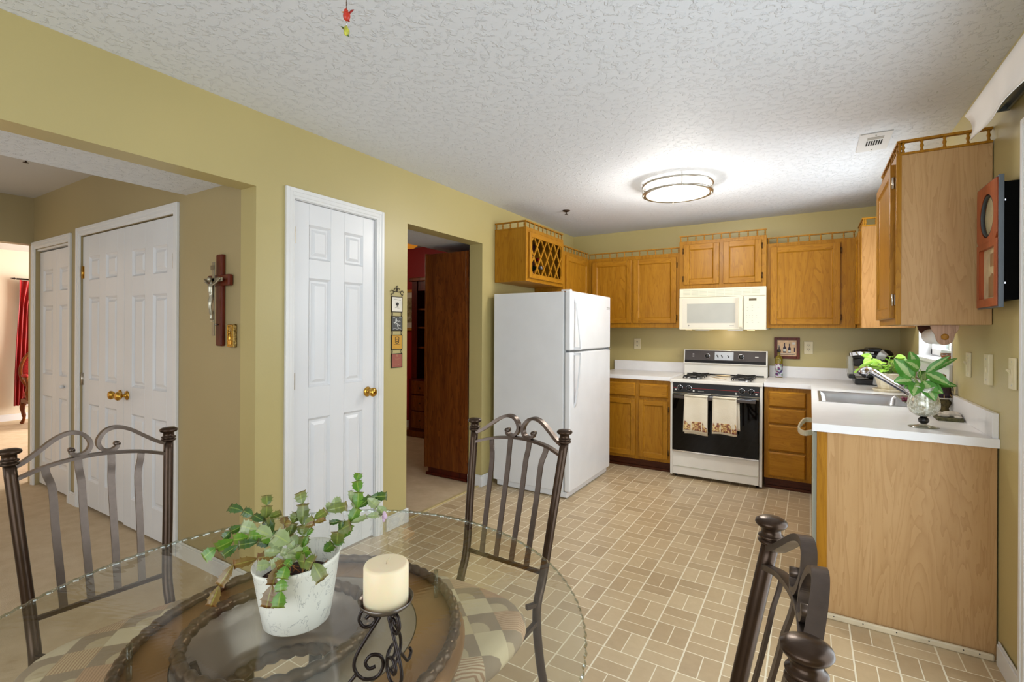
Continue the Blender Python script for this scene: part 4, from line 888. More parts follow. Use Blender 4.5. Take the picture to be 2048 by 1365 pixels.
def rope(name, cx, cy, r, z, rad, n, mat, parent):
    m = MB(); m.smooth = True; vs = []; SR = n*8; g = 8
    for i in range(SR):
        a = 2*PI*i/SR; tw = a*n
        for k in range(g):
            b = 2*PI*k/g; rr = rad*(0.72+0.34*abs(math.cos((tw+b)/2.0*1.0)))
            vs.append((cx+(r+rr*math.cos(b))*math.cos(a), cy+(r+rr*math.cos(b))*math.sin(a), z+rr*math.sin(b)))
    fs = [(i*g+k, ((i+1) % SR)*g+k, ((i+1) % SR)*g+(k+1) % g, i*g+(k+1) % g) for i in range(SR) for k in range(g)]
    m.add(vs, fs); return m.build(name, mat, parent)
rope('outer_rope_edge', BX, BY, 0.326, 0.691, 0.012, 62, ROPEM, top)
CX_, CY_ = -0.985, 0.650
m = MB(); m.smooth = True
# flat collar joining the outer disc to the off-centre bowl mouth, then the bowl wall down to its lower ring
SEG = 72; vs = []; fs = []
for k in range(SEG):
    a = 2*PI*k/SEG; ca, sa = math.cos(a), math.sin(a)
    for (cx, cy, r, z) in ((BX, BY, 0.240, 0.684), (CX_, CY_, 0.190, 0.684), (CX_, CY_, 0.178, 0.676), (CX_, CY_, 0.170, 0.640), (CX_+0.012, CY_, 0.152, 0.590), (CX_+0.025, CY_+0.004, 0.140, 0.552), (CX_+0.025, CY_+0.004, 0.150, 0.545), (CX_+0.012, CY_, 0.166, 0.590), (CX_, CY_, 0.186, 0.640), (BX, BY, 0.24, 0.645)):
        vs.append((cx+r*ca, cy+r*sa, z))
for k in range(SEG):
    for q in range(9): a = k*10+q; b = ((k+1) % SEG)*10+q; fs.append((a, b, b+1, a+1))
m.add(vs, fs); m.build('pedestal_bowl', simple('polished_gunmetal_bowl', (164, 150, 144), 0.3, 0.5, var=0.08, scale=4), top)
rope('bowl_mouth_rope', CX_, CY_, 0.185, 0.689, 0.014, 34, ROPEM, top)
rope('bowl_foot_rope', CX_+0.025, CY_+0.004, 0.146, 0.552, 0.015, 28, ROPEM, top)
for k in range(4):
    a = R(45+90*k); ca, sa = math.cos(a), math.sin(a)
    P = smoothpath([(BX+0.22*ca, BY+0.22*sa, 0.645), (BX+0.17*ca, BY+0.17*sa, 0.50), (BX+0.12*ca, BY+0.12*sa, 0.30), (BX+0.18*ca, BY+0.18*sa, 0.12), (BX+0.30*ca, BY+0.30*sa, 0.014)], 6)
    m = MB(); m.tube(P, 0.016, 10); m.sphere((BX+0.30*ca, BY+0.30*sa, 0.016), 0.022, 12, 8, (1, 1, 0.7)); m.build('leg', BRONZE, tb)
m = MB(); m.tube([(BX+0.125*math.cos(2*PI*k/32), BY+0.125*math.sin(2*PI*k/32), 0.30) for k in range(32)], 0.009, 8, closed=True); m.build('leg_ring', BRONZE, tb)
m = MB()
for k in range(4): a = R(60+90*k); m.cyl((BX+0.30*math.cos(a), BY+0.30*math.sin(a), 0.684), 0.005, ZG-0.0105-0.684, 12)
m.build('glass_pads', CLEAR, tb)

# ------------------------------------------------------------------ chairs
def fabric_mat():
    t = NT('checkered_seat_fabric'); v = t.coord('Object', (1, 1, 1), (0, 0, R(38)))
    sp = t.N('ShaderNodeSeparateXYZ'); t.L(v, sp.inputs[0]); s = 0.085
    u = t.math('ADD', t.math('DIVIDE', sp.outputs[0], s), 50.0); w = t.math('ADD', t.math('DIVIDE', sp.outputs[1], s), 50.3)
    iu, iw = t.math('FLOOR', u), t.math('FLOOR', w); par = t.math('MODULO', t.math('ADD', iu, iw), 2.0)
    cb = t.N('ShaderNodeCombineXYZ'); t.L(iu, cb.inputs[0]); t.L(iw, cb.inputs[1]); wn = t.N('ShaderNodeTexWhiteNoise'); wn.noise_dimensions = '3D'; t.L(cb.outputs[0], wn.inputs[0])
    stripe = t.math('GREATER_THAN', t.math('FRACT', t.math('MULTIPLY', t.math('ADD', sp.outputs[0], t.math('MULTIPLY', t.noise(v, 8, 2), 0.02)), 130.0)), 0.55)
    light = t.ramp(wn.outputs[0], [(0.0, (204, 186, 146)), (0.4, (212, 198, 168)), (0.65, (192, 154, 122)), (1.0, (212, 200, 158))])
    dark = lin((150, 132, 110)); tan = lin((168, 132, 100))
    nz = t.noise(v, 90, 3); c = t.mix(par, dark, light); c = t.mix(t.math('MULTIPLY', t.math('MULTIPLY', stripe, par), t.math('GREATER_THAN', wn.outputs[0], 0.42)), c, tan)
    du = t.math('SUBTRACT', t.math('FRACT', u), 0.85); dw = t.math('SUBTRACT', t.math('FRACT', w), 0.2); r2 = t.math('ADD', t.math('MULTIPLY', du, du), t.math('MULTIPLY', dw, dw))
    c = t.mix(t.math('MULTIPLY', t.math('LESS_THAN', r2, 0.16), t.math('SUBTRACT', 1.0, par)), c, lin((190, 172, 140)))
    c = t.mix(t.math('MULTIPLY', nz, 0.25), c, lin((170, 150, 120))); t.set(c, 0.85); t.bump(t.noise(v, 500, 2), 0.25, 0.002); return t.m
FAB_SEAT = fabric_mat()
def back_y(z): return 0.345+(z-0.465)*0.205
def bow(x, z): return back_y(z)+0.027*max(0, 1-(x/0.2)**2)*min(1, max(0, (z-0.47)/0.35))
def make_chair(label, loc, rz):
    c = thing('dining_chair', loc, label, 'chair', 'metal dining chairs round the table', rz=rz)
    for s in (-1, 1):
        m = MB(); P = smoothpath([(s*0.176, 0.375, 0.0), (s*0.172, 0.325, 0.18), (s*0.170, 0.305, 0.36), (s*0.173, back_y(0.47), 0.47), (s*0.190, back_y(0.70), 0.70), (s*0.207, back_y(0.93), 0.930)], 6)
        m.tube(P, 0.0155, 16); T = P[-1]
        m.build('back_post', BRONZE, c, world=False)
        m = MB(); m.lathe([(0.0155, -0.006), (0.0225, -0.004), (0.0240, -0.001), (0.0225, 0.002), (0.0170, 0.0035), (0.0170, 0.005), (0.0225, 0.0065), (0.0235, 0.009), (0.0215, 0.0115), (0.0175, 0.013), (0.0175, 0.026), (0.026, 0.029), (0.0290, 0.034), (0.0275, 0.039), (0.020, 0.0435), (0.001, 0.0455)], (T[0], T[1], T[2]), 28)
        o = m.build('finial', BRONZE, c, world=False)
        m = MB(); m.tube(smoothpath([(s*0.205, -0.19, 0.0), (s*0.20, -0.195, 0.25), (s*0.195, -0.19, 0.405)], 5), 0.0135, 12); m.lathe([(0.015, 0), (0.017, 0.004), (0.014, 0.012)], (s*0.205, -0.19, 0), 12); m.build('front_leg', BRONZE, c, world=False)
    # scrolled crest: two flat bars rising from the posts and curling in the middle
    m = MB()
    for s in (-1, 1):
        Z = lambda z: back_y(z)
        pts = [(s*0.196, 0.918), (s*0.170, 0.930), (s*0.135, 0.955), (s*0.100, 0.980), (s*0.066, 0.993), (s*0.036, 0.988), (s*0.016, 0.968), (s*0.010, 0.946), (s*0.020, 0.926), (s*0.040, 0.918), (s*0.058, 0.926), (s*0.060, 0.940)]
        P = smoothpath([(x, bow(x, z), z) for x, z in pts], 6); m.tube(P, 0, sq=(0.022, 0.012, (0, 1, 0)))
        m.tube([(s*0.060, bow(0.06, 0.938)-0.012, 0.938), (s*0.060, bow(0.06, 0.938)+0.012, 0.938)], 0.0085, 10)
    m.build('scroll_crest', BRONZEF, c, world=False)
    m = MB(); pts = [(-0.197, 0.880), (-0.13, 0.899), (-0.06, 0.909), (0, 0.912), (0.06, 0.909), (0.13, 0.899), (0.197, 0.880)]
    m.tube(smoothpath([(x, bow(x, z), z) for x, z in pts], 5), 0, sq=(0.021, 0.010, (0, 1, 0))); m.build('top_rail', BRONZEF, c, world=False)
    m = MB(); m.tube([(-0.172, back_y(0.475), 0.475), (0.172, back_y(0.475), 0.475)], 0, sq=(0.012, 0.012, (0, 1, 0))); m.build('lower_rail', BRONZE, c, world=False)
    for xt, xb in ((-0.126, -0.100), (-0.044, -0.034), (0.044, 0.034), (0.126, 0.100)):
        zt = 0.912-0.0155*(abs(xt)/0.118)**2*1.0-0.004
        m = MB(); sg = 1 if xt > 0 else -1
        P = smoothpath([(xt, bow(xt, zt+.004), zt+.004), (xt*0.975, bow(xt, 0.875), 0.875), (xt*0.90, bow(xt, 0.84)-0.004, 0.84), (xt*0.875, bow(xt, 0.80)-0.003, 0.80), (xt*0.86, bow(xt, 0.70), 0.70), (xb, bow(xb, 0.478), 0.478)], 6)
        m.tube(P, 0, sq=(0.0060, 0.0200, (0, 1, 0))); m.build('slat', BRONZEF, c, world=False)
    # seat frame with side rails and little spindles
    m = MB()
    for s in (-1, 1):
        m.tube([(s*0.140, 0.13, 0.392), (s*0.195, -0.19, 0.392)], 0, sq=(0.016, 0.014, (0, 0, 1)))
        m.tube([(s*0.170, 0.300, 0.385), (s*0.152, 0.265, 0.385)], 0, sq=(0.014, 0.014, (0, 0, 1)))
        m.tube([(s*0.172, 0.302, 0.325), (s*0.197, -0.19, 0.325)], 0, sq=(0.014, 0.014, (0, 0, 1)))
        for k in range(6): y = -0.10+k*0.05; x = s*(0.1725+0.0245*(0.30-y)/0.49); m.tube([(x, y, 0.33), (x, y, 0.395)], 0.004, 6)
    m.tube([(-0.195, -0.19, 0.398), (0.195, -0.19, 0.398)], 0, sq=(0.016, 0.016, (0, 0, 1))); m.tube([(-0.14, 0.13, 0.392), (0.14, 0.13, 0.392)], 0, sq=(0.016, 0.014, (0, 0, 1)))
    m.build('seat_frame', BRONZE, c, world=False)
    m = MB(); m.smooth = True; SEG = 56; vs = []; fs = []; prof = [(0.90, 0.400), (0.985, 0.406), (1.0, 0.422), (0.985, 0.442), (0.93, 0.456), (0.8, 0.465), (0.5, 0.472), (0.2, 0.474)]
    def outline(a, k):
        ca, sa = math.cos(a), math.sin(a); n_ = 3.2; r = (abs(ca)**n_+abs(sa)**n_)**(-1/n_)
        y = r*sa*0.225; x = r*ca*(0.272-0.006*(y/0.225)); return x*k, y*k-0.035
    for k_, z in prof:
        for i in range(SEG): x, y = outline(2*PI*i/SEG, k_); vs.append((x, y, z))
    n = len(prof)
    fs = [(i*SEG+k, i*SEG+(k+1) % SEG, (i+1)*SEG+(k+1) % SEG, (i+1)*SEG+k) for i in range(n-1) for k in range(SEG)]
    fs += [tuple(range(SEG))[::-1], tuple((n-1)*SEG+k for k in range(SEG))]
    m.add(vs, fs); m.build('seat_cushion', FAB_SEAT, c, world=False)
    return c
ch = make_chair('bronze metal chair with checkered seat on the kitchen side of the table, facing the camera', (-0.987, 1.202, 0), R(-1.5))
def place(label, loc, rz):
    c = copy_tree(ch); c.location = loc; c.rotation_euler = (0, 0, rz); c['label'] = label; return c
place('bronze metal chair at the left of the table with its back to the hall', (-1.597, 0.638, 0), R(85.1))
place('bronze metal chair at the right edge, its back towards the counter end', (-0.468, 0.814, 0), R(-81.5))

# ------------------------------------------------------------------ Christmas cactus in a marbled pot
def marble_mat():
    t = NT('cream_marbled_ceramic'); v = t.coord('Object', (1, 1, 0.6)); n = t.noise(v, 24, 5, 0.6, 1.5); l = t.math('LESS_THAN', t.math('ABSOLUTE', t.math('SUBTRACT', n, 0.5)), 0.008)
    c = t.ramp(t.noise(v, 12, 3), [(0.3, (222, 220, 206)), (0.7, (234, 234, 224))]); c = t.mix(t.math('MULTIPLY', l, 0.6), c, lin((150, 152, 148))); t.set(c, 0.3); return t.m
pt = thing('potted_cactus', (-0.872, 0.612, ZG), 'Christmas cactus with flat green segments in a cream marbled pot on the table', 'potted plant')
PX, PY = -0.872, 0.612
m = MB()
def potr(r, z, a): return r
sl = 0.055
def slope(z, a): return z
m.lathe([(0.001, ZG+0.0005), (0.058, ZG+0.0005), (0.062, ZG+0.004), (0.070, ZG+0.05), (0.080, ZG+0.117), (0.0825, ZG+0.124), (0.080, ZG+0.126), (0.077, ZG+0.122), (0.070, ZG+0.08), (0.066, ZG+0.05), (0.001, ZG+0.05)], (PX, PY, 0), 48)
# the rim dips towards the room and rises at the back
q = []
for (x, y, z) in m.v:
    if z > ZG+0.03: k = (z-ZG-0.03)/0.096; z += k*(0.008*((x-PX)*0.6+(y-PY)*0.8)/0.08)
    q.append((x, y, z))
m.v = q; m.build('pot', marble_mat(), pt)
m = MB(); m.lathe([(0.001, ZG+0.085), (0.04, ZG+0.088), (0.073, ZG+0.083)], (PX, PY, 0), 32, cap=False, rfun=lambda r, z, a: r)
def soil_mat(): 
    t = NT('dark_bark_soil'); v = t.coord(); n = t.noise(v, 160, 4, 0.7); t.set(t.ramp(n, [(0.4, (20, 12, 10)), (0.6, (76, 40, 24)), (0.72, (150, 100, 60))]), 0.9); t.bump(n, 0.8, 0.006); return t.m
m.build('soil', soil_mat(), pt)
def cactus_mat(name, a, b, tip):
    t = NT(name); uv = t.coord('UV'); sp = t.N('ShaderNodeSeparateXYZ'); t.L(uv, sp.inputs[0]); n = t.noise(t.coord('Object'), 40, 3)
    c = t.ramp(n, [(0.3, a), (0.7, b)]); rib = t.math('LESS_THAN', t.math('ABSOLUTE', sp.outputs[1]), 0.09); c = t.mix(t.math('MULTIPLY', rib, 0.35), c, lin((176, 190, 90)))
    e = t.math('POWER', sp.outputs[0], 6.0); c = t.mix(t.math('MULTIPLY', e, 0.55), c, lin(tip)); t.set(c, 0.3, Subsurface_Weight=0.0); return t.m
CG = [cactus_mat('cactus_bright_green', (70, 116, 26), (102, 146, 44), (140, 120, 60)), cactus_mat('cactus_olive_green', (84, 102, 36), (118, 130, 60), (150, 92, 70)), cactus_mat('cactus_pale_green', (124, 142, 92), (152, 166, 118), (170, 160, 130)), cactus_mat('cactus_reddish', (112, 84, 40), (130, 108, 52), (120, 40, 20)), cactus_mat('cactus_deep_green', (44, 78, 26), (68, 102, 36), (110, 70, 50))]
PINK = simple('pale_pink_bloom', (206, 176, 200), 0.6)
TOCAM = Vector((0, 0, 1.34))
def segment(m, a, b, wid, roll):
    a, b = Vector(a), Vector(b); t = (b-a); L = t.length; t.normalize(); mid = (a+b)/2
    nrm = (TOCAM-mid).normalized(); nrm = (nrm-t*nrm.dot(t)).normalized(); nrm = Matrix.Rotation(roll, 3, t) @ nrm; s = t.cross(nrm)
    L2 = L*1.04
    prof = [(0.0, 0.10), (0.08, 0.30), (0.24, 0.62), (0.36, 0.80), (0.41, 1.04), (0.43, 0.80), (0.60, 0.90), (0.66, 1.15), (0.68, 0.88), (0.84, 0.76), (0.95, 0.98), (0.94, 0.62), (0.97, 0.30)]
    b0 = len(m.v); vs = []; n = len(prof)
    for side in (1, -1):
        for u, w in prof:
            for v in (-1, -0.45, 0, 0.45, 1):
                th = 0.0016*(1-abs(v))+0.0011*(v == 0)
                bow = -0.10*L*(u-0.5)**2*4*0.3
                p = a+t*(L2*u)+s*(wid*w*v)+nrm*(side*th+bow+wid*0.10*abs(v)); vs.append(tuple(p))
    fs = []
    for sd in (0, 1):
        o = sd*n*5
        for i in range(n-1):
            for j in range(4):
                q = (o+i*5+j, o+i*5+j+1, o+(i+1)*5+j+1, o+(i+1)*5+j); fs.append(q if sd else q[::-1])
    bb = m.add(vs, fs, True)
    for sd in (0, 1):
        for i, (u, w) in enumerate(prof):
            for j, v in enumerate((-1, -0.45, 0, 0.45, 1)): m.uv[bb+sd*n*5+i*5+j] = (u, v)
CHAINS = [
[(-0.883, 0.584, 0.905), (-0.895, 0.573, 0.934), (-0.917, 0.555, 0.949), (-0.94, 0.537, 0.957)] ,
[(-0.894, 0.577, 0.925), (-0.906, 0.56, 0.938), (-0.922, 0.541, 0.939), (-0.939, 0.522, 0.936), (-0.959, 0.5, 0.924), (-0.97, 0.484, 0.908)] ,
[(-0.913, 0.589, 0.92), (-0.919, 0.592, 0.933), (-0.943, 0.585, 0.949), (-0.967, 0.577, 0.959), (-0.99, 0.57, 0.966), (-1.021, 0.558, 0.971)] ,
[(-0.947, 0.592, 0.946), (-0.954, 0.599, 0.975), (-0.964, 0.604, 0.993)] ,
[(-0.94, 0.537, 0.957), (-0.953, 0.524, 0.948), (-0.959, 0.514, 0.936)] ,
[(-0.901, 0.573, 0.916), (-0.904, 0.548, 0.93), (-0.915, 0.517, 0.933), (-0.92, 0.491, 0.921)] ,
[(-0.882, 0.573, 0.9), (-0.899, 0.545, 0.901), (-0.923, 0.513, 0.896), (-0.93, 0.491, 0.864), (-0.928, 0.475, 0.834)] ,
[(-0.829, 0.558, 0.908), (-0.835, 0.543, 0.902), (-0.832, 0.533, 0.874), (-0.831, 0.522, 0.838)] ,
[(-0.82, 0.563, 0.912), (-0.82, 0.552, 0.904), (-0.817, 0.542, 0.885), (-0.809, 0.535, 0.868), (-0.804, 0.526, 0.844)] ,
[(-0.819, 0.576, 0.905), (-0.795, 0.575, 0.91), (-0.771, 0.574, 0.912), (-0.745, 0.574, 0.889)] ,
[(-0.865, 0.618, 0.902), (-0.872, 0.626, 0.92), (-0.883, 0.631, 0.939), (-0.891, 0.637, 0.979), (-0.905, 0.641, 1.0)] ,
[(-0.863, 0.62, 0.928), (-0.868, 0.625, 0.941), (-0.858, 0.64, 0.954), (-0.843, 0.658, 0.968), (-0.813, 0.685, 0.975)] ,
[(-0.854, 0.66, 0.881), (-0.841, 0.673, 0.895), (-0.827, 0.686, 0.905), (-0.819, 0.696, 0.933), (-0.808, 0.708, 0.965), (-0.81, 0.712, 0.997), (-0.817, 0.713, 1.019), (-0.817, 0.718, 1.034)] ,
[(-0.81, 0.71, 0.964), (-0.79, 0.728, 0.986), (-0.765, 0.749, 0.986)] ,
[(-0.793, 0.721, 0.984), (-0.774, 0.732, 0.968), (-0.763, 0.739, 0.952)] ,
[(-0.815, 0.695, 0.936), (-0.786, 0.713, 0.95), (-0.765, 0.726, 0.954)] ,
[(-0.877, 0.611, 0.9), (-0.895, 0.608, 0.922), (-0.894, 0.616, 0.946), (-0.892, 0.625, 0.965)] ,
[(-0.884, 0.607, 0.951), (-0.905, 0.606, 0.943), (-0.915, 0.611, 0.955)] ,
[(-0.847, 0.606, 0.911), (-0.845, 0.613, 0.931), (-0.839, 0.622, 0.945)] ,
[(-0.849, 0.663, 0.967), (-0.845, 0.671, 0.979), (-0.832, 0.685, 0.983)] ,
[(-0.832, 0.579, 0.91), (-0.851, 0.562, 0.919), (-0.872, 0.543, 0.919)] ,
[(-0.816, 0.578, 0.905), (-0.806, 0.578, 0.924), (-0.792, 0.581, 0.93)] ,
[(-0.823, 0.585, 0.902), (-0.833, 0.576, 0.924), (-0.836, 0.57, 0.936), (-0.857, 0.553, 0.953)] ,
[(-0.819, 0.576, 0.911), (-0.836, 0.558, 0.907), (-0.85, 0.541, 0.903), (-0.865, 0.524, 0.904)] ,
[(-0.81, 0.71, 0.964), (-0.82, 0.704, 0.976), (-0.823, 0.702, 1.0)] ,
[(-0.857, 0.588, 0.908), (-0.847, 0.594, 0.922), (-0.857, 0.588, 0.937)] ,
[(-0.824, 0.678, 0.922), (-0.824, 0.678, 0.944), (-0.844, 0.666, 0.94)] ,
[(-0.924, 0.594, 0.932), (-0.937, 0.592, 0.957), (-0.92, 0.608, 0.965)] ,
[(-0.852, 0.614, 0.948), (-0.832, 0.621, 0.957), (-0.81, 0.628, 0.968)] ,
[(-0.83, 0.674, 0.896), (-0.829, 0.675, 0.922), (-0.807, 0.689, 0.936)] ,

]
WID = [.014,.0125,.0105,.0115,.009,.009,.0105,.014,.013,.015,.014,.011,.012,.010,.012,.007,.013,.009,.005,.010,.009,.014,.017,.011,.007,.014,.006,.008,.006,.015]
CM =  [2,0,4,1,4,4,3,3,0,1,1,1,0,4,2,2,1,3,0,2,2,0,2,2,2,2,4,1,3,1]
rr = random.Random(3)
for ci, ch_ in enumerate(CHAINS):
    m = MB()
    for i in range(len(ch_)-1):
        a, b = Vector(ch_[i]), Vector(ch_[i+1]); L = (b-a).length; n = 1 if L < 0.052 else 2
        for k in range(n):
            m.m = CM[ci]; 
            if ci in (6, 7, 8) and i == len(ch_)-2: m.m = 3 if ci != 8 else 0
            segment(m, a.lerp(b, k/n), a.lerp(b, (k+1)/n), min(WID[ci], L/n*0.62), rr.uniform(-0.5, 0.5))
    m.build('stem', CG, pt)
m = MB()
for dx, dy, dz, r in ((0, 0, 0, .004), (.003, 0, -.005, .0045), (-.003, .002, -.009, .004), (.001, -.002, -.013, .003)): p = CHAINS[14][-1]; m.sphere((p[0]+dx, p[1]+dy, p[2]+dz), r, 8, 6, (1, 1, 1.5))
m.build('bud', PINK, pt)
m = MB(); rr = random.Random(5)
for k in range(14):
    a = rr.uniform(0, 6.28); r = rr.uniform(0.01, 0.05); x, y = PX+r*math.cos(a), PY+r*math.sin(a); m.tube(smoothpath([(x, y, ZG+0.086), (x+rr.uniform(-.012, .012), y+rr.uniform(-.012, .012), ZG+0.10), (x+rr.uniform(-.02, .02), y+rr.uniform(-.02, .02), ZG+0.092)], 3), 0.0008, 5)
m.build('dry_roots', simple('tan_root', (170, 110, 60), 0.7), pt)

# ------------------------------------------------------------------ candle on a scrolled iron stand
KX, KY = -0.577, 0.564; ZP = 0.902
cs = thing('candle_stand', (KX, KY, ZG), 'black wrought iron candle stand with scrolled legs on the glass table', 'candle stand')
m = MB(); m.lathe([(0.001, ZP-0.003), (0.034, ZP-0.003), (0.041, ZP+0.003), (0.0435, ZP+0.009), (0.0425, ZP+0.009), (0.039, ZP+0.0035), (0.034, ZP-0.0005), (0.001, ZP-0.0005)], (KX, KY, 0), 36); m.build('candle_plate', simple('dark_pewter_plate', (112, 104, 98), 0.3, 0.85), cs)
for k in range(3):
    a = R(225+120*k); ca, sa = math.cos(a), math.sin(a)
    def Pq(pts): return [(KX+r*ca, KY+r*sa, z) for r, z in pts]
    m = MB()
    m.tube(smoothpath(Pq([(0.004, ZP-0.006), (0.010, ZP-0.022), (0.030, ZP-0.052), (0.046, ZP-0.080), (0.047, ZP-0.100), (0.034, ZP-0.116), (0.014, ZP-0.116), (0.004, ZP-0.100), (0.008, ZP-0.084), (0.022, ZP-0.080), (0.031, ZP-0.090), (0.026, ZP-0.101), (0.016, ZP-0.099)]), 6), 0.0028, 8)
    m.tube(smoothpath(Pq([(0.044, ZP-0.106), (0.058, ZP-0.122), (0.070, ZP-0.137), (0.079, ZP-0.138), (0.085, ZP-0.130), (0.080, ZP-0.122)]), 5), 0.0028, 8)
    m.build('leg', IRON, cs)
    m = MB(); m.tube(smoothpath(Pq([(0.004, ZP-0.010), (0.020, ZP-0.004), (0.036, ZP-0.008), (0.041, ZP-0.022), (0.033, ZP-0.034), (0.021, ZP-0.032), (0.016, ZP-0.022), (0.024, ZP-0.016), (0.031, ZP-0.021)]), 6), 0.0028, 8); m.build('scroll', IRON, cs)
m = MB(); m.tube([(KX+0.005*math.cos(a*PI/4), KY+0.005*math.sin(a*PI/4), ZP-0.014) for a in range(8)], 0.003, 6, closed=True); m.cyl((KX, KY, ZP-0.012), 0.005, 0.009, 10); m.build('collar', IRON, cs)
cn = thing('pillar_candle', (KX, KY, ZP), 'thick cream pillar candle on the iron stand', 'candle')
WAX = NT('cream_candle_wax'); WAX.set((240, 224, 190), 0.42, Subsurface_Weight=0.35, Subsurface_Scale=0.02); WAX = WAX.m
m = MB(); m.lathe([(0.001, ZP), (0.0335, ZP), (0.0352, ZP+0.002), (0.0352, ZP+0.060), (0.0335, ZP+0.0635), (0.03, ZP+0.0640), (0.001, ZP+0.0625)], (KX, KY, 0), 56); m.build('wax', WAX, cn)
m = MB(); m.tube([(KX, KY, ZP+0.062), (KX+0.001, KY, ZP+0.067), (KX+0.004, KY+0.003, ZP+0.072)], 0.0008, 6); m.build('wick', simple('waxed_wick', (200, 184, 150), 0.7), cn)

# ------------------------------------------------------------------ bird ornaments on the pull chain, hanging from a small fixture above the table
fx = thing('pendant_fixture', (-0.895, 0.744, H), 'small brass ceiling fixture above the glass table', 'ceiling fixture')
m = MB(); m.lathe([(0.001, H), (0.065, H), (0.06, H-0.03), (0.012, H-0.04), (0.012, H-0.13), (0.02, H-0.14), (0.045, H-0.16), (0.05, H-0.20), (0.03, H-0.225), (0.001, H-0.23)], (-0.895, 0.744, 0), 28); m.build('canopy', BRASS, fx)
bo = thing('bird_pull_chain', (-0.894, 0.744, 2.0), 'red cardinal and green bird ornaments on a beaded pull chain', 'ornament')
m = MB()
for i in range(46): m.sphere((-0.894, 0.744, 2.058+i*0.0034), 0.0013, 6, 4)
m.tube([(-0.894, 0.744, 2.058), (-0.894, 0.744, 2.215)], 0.0005, 4); m.build('chain', ABRASS, bo)
def bird(name, z0, z1, col, col2, flip):
    bx, by = -0.893, 0.744; h = z1-z0
    m = MB(); m.smooth = True; Rm = Matrix.Translation((bx, by, (z0+z1)/2)) @ Matrix.Rotation(TH, 4, 'Z')
    m.T = Rm; m.m = 0; m.sphere((0.0, 0, -h*0.08), h*0.26, 12, 8, (1, 0.85, 1.35)); m.sphere((-h*0.05, 0, h*0.24), h*0.17, 10, 7)
    m.prism([(-h*0.10, h*0.30), (h*0.02, h*0.34), (-h*0.02, h*0.52)], -0.0008, 0.0008, 'y')
    m.m = 1; m.prism([(-h*0.22, h*0.24), (-h*0.20, h*0.16), (-h*0.36, h*0.18)], -0.001, 0.001, 'y')
    m.m = 2; s = -1 if flip else 1
    m.prism([(s*h*0.12, -h*0.1), (s*h*0.22, h*0.05), (s*h*0.52, h*0.36), (s*h*0.36, h*0.36), (s*h*0.10, h*0.12)], -0.001, 0.001, 'y')
    m.prism([(0.0, -h*0.34), (h*0.10, -h*0.32), (h*0.24, -h*0.46), (h*0.12, -h*0.48)], -0.0008, 0.0008, 'y')
    return m.build(name, [col, simple(name+'_beak', (220, 140, 40), 0.4), col2], bo)
bird('red_bird', 2.031, 2.063, simple('cardinal_red', (190, 48, 24), 0.35, var=0.2), simple('cardinal_wing', (150, 26, 16), 0.35), False)
m = MB(); m.tube([(-0.893, 0.744, 2.031), (-0.893, 0.744, 2.024)], 0.0007, 5); m.build('link', CHROME, bo)
bird('green_bird', 1.998, 2.024, simple('yellow_green_bird', (170, 170, 60), 0.35, var=0.3, scale=60), simple('dark_green_wing', (60, 96, 30), 0.35), True)

# ------------------------------------------------------------------ things on the counter
ZK = 0.905
# oil bottle with printed label
ob = thing('oil_bottle', (-0.248, 5.22, ZK), 'tall glass oil bottle with a colourful printed label beside the stove', 'bottle')
m = MB(); m.lathe([(0.001, 0), (0.031, 0), (0.033, 0.004), (0.033, 0.17), (0.028, 0.19), (0.013, 0.205), (0.012, 0.235), (0.014, 0.237), (0.014, 0.245), (0.001, 0.245)], (-0.248, 5.22, ZK), 28); m.build('glass', simple('olive_oil_glass', (120, 104, 30), 0.12), ob)
def label_mat():
    t = NT('painted_flower_label'); v = t.coord(); vo = t.N('ShaderNodeTexVoronoi'); t.L(v, vo.inputs[0]); vo.inputs['Scale'].default_value = 58
    t.set(t.ramp(vo.outputs['Color'], [(0.15, (60, 34, 96)), (0.35, (120, 40, 70)), (0.5, (210, 214, 226)), (0.65, (96, 140, 110)), (0.85, (196, 190, 200))]), 0.35); return t.m
m = MB(); m.lathe([(0.0335, 0.008), (0.0338, 0.010), (0.0338, 0.125), (0.0335, 0.127)], (-0.248, 5.22, ZK), 28, cap=False); m.build('label', label_mat(), ob)
m = MB(); m.lathe([(0.0125, 0.237), (0.0155, 0.238), (0.0155, 0.262), (0.008, 0.265), (0.001, 0.266)], (-0.248, 5.22, ZK), 18); m.build('stopper', BLACKP, ob)
m = MB(); m.lathe([(0.001, 0.266), (0.003, 0.266), (0.003, 0.292), (0.007, 0.294), (0.007, 0.30), (0.001, 0.301)], (-0.248, 5.22, ZK), 10); m.build('pour_spout', STEEL, ob)
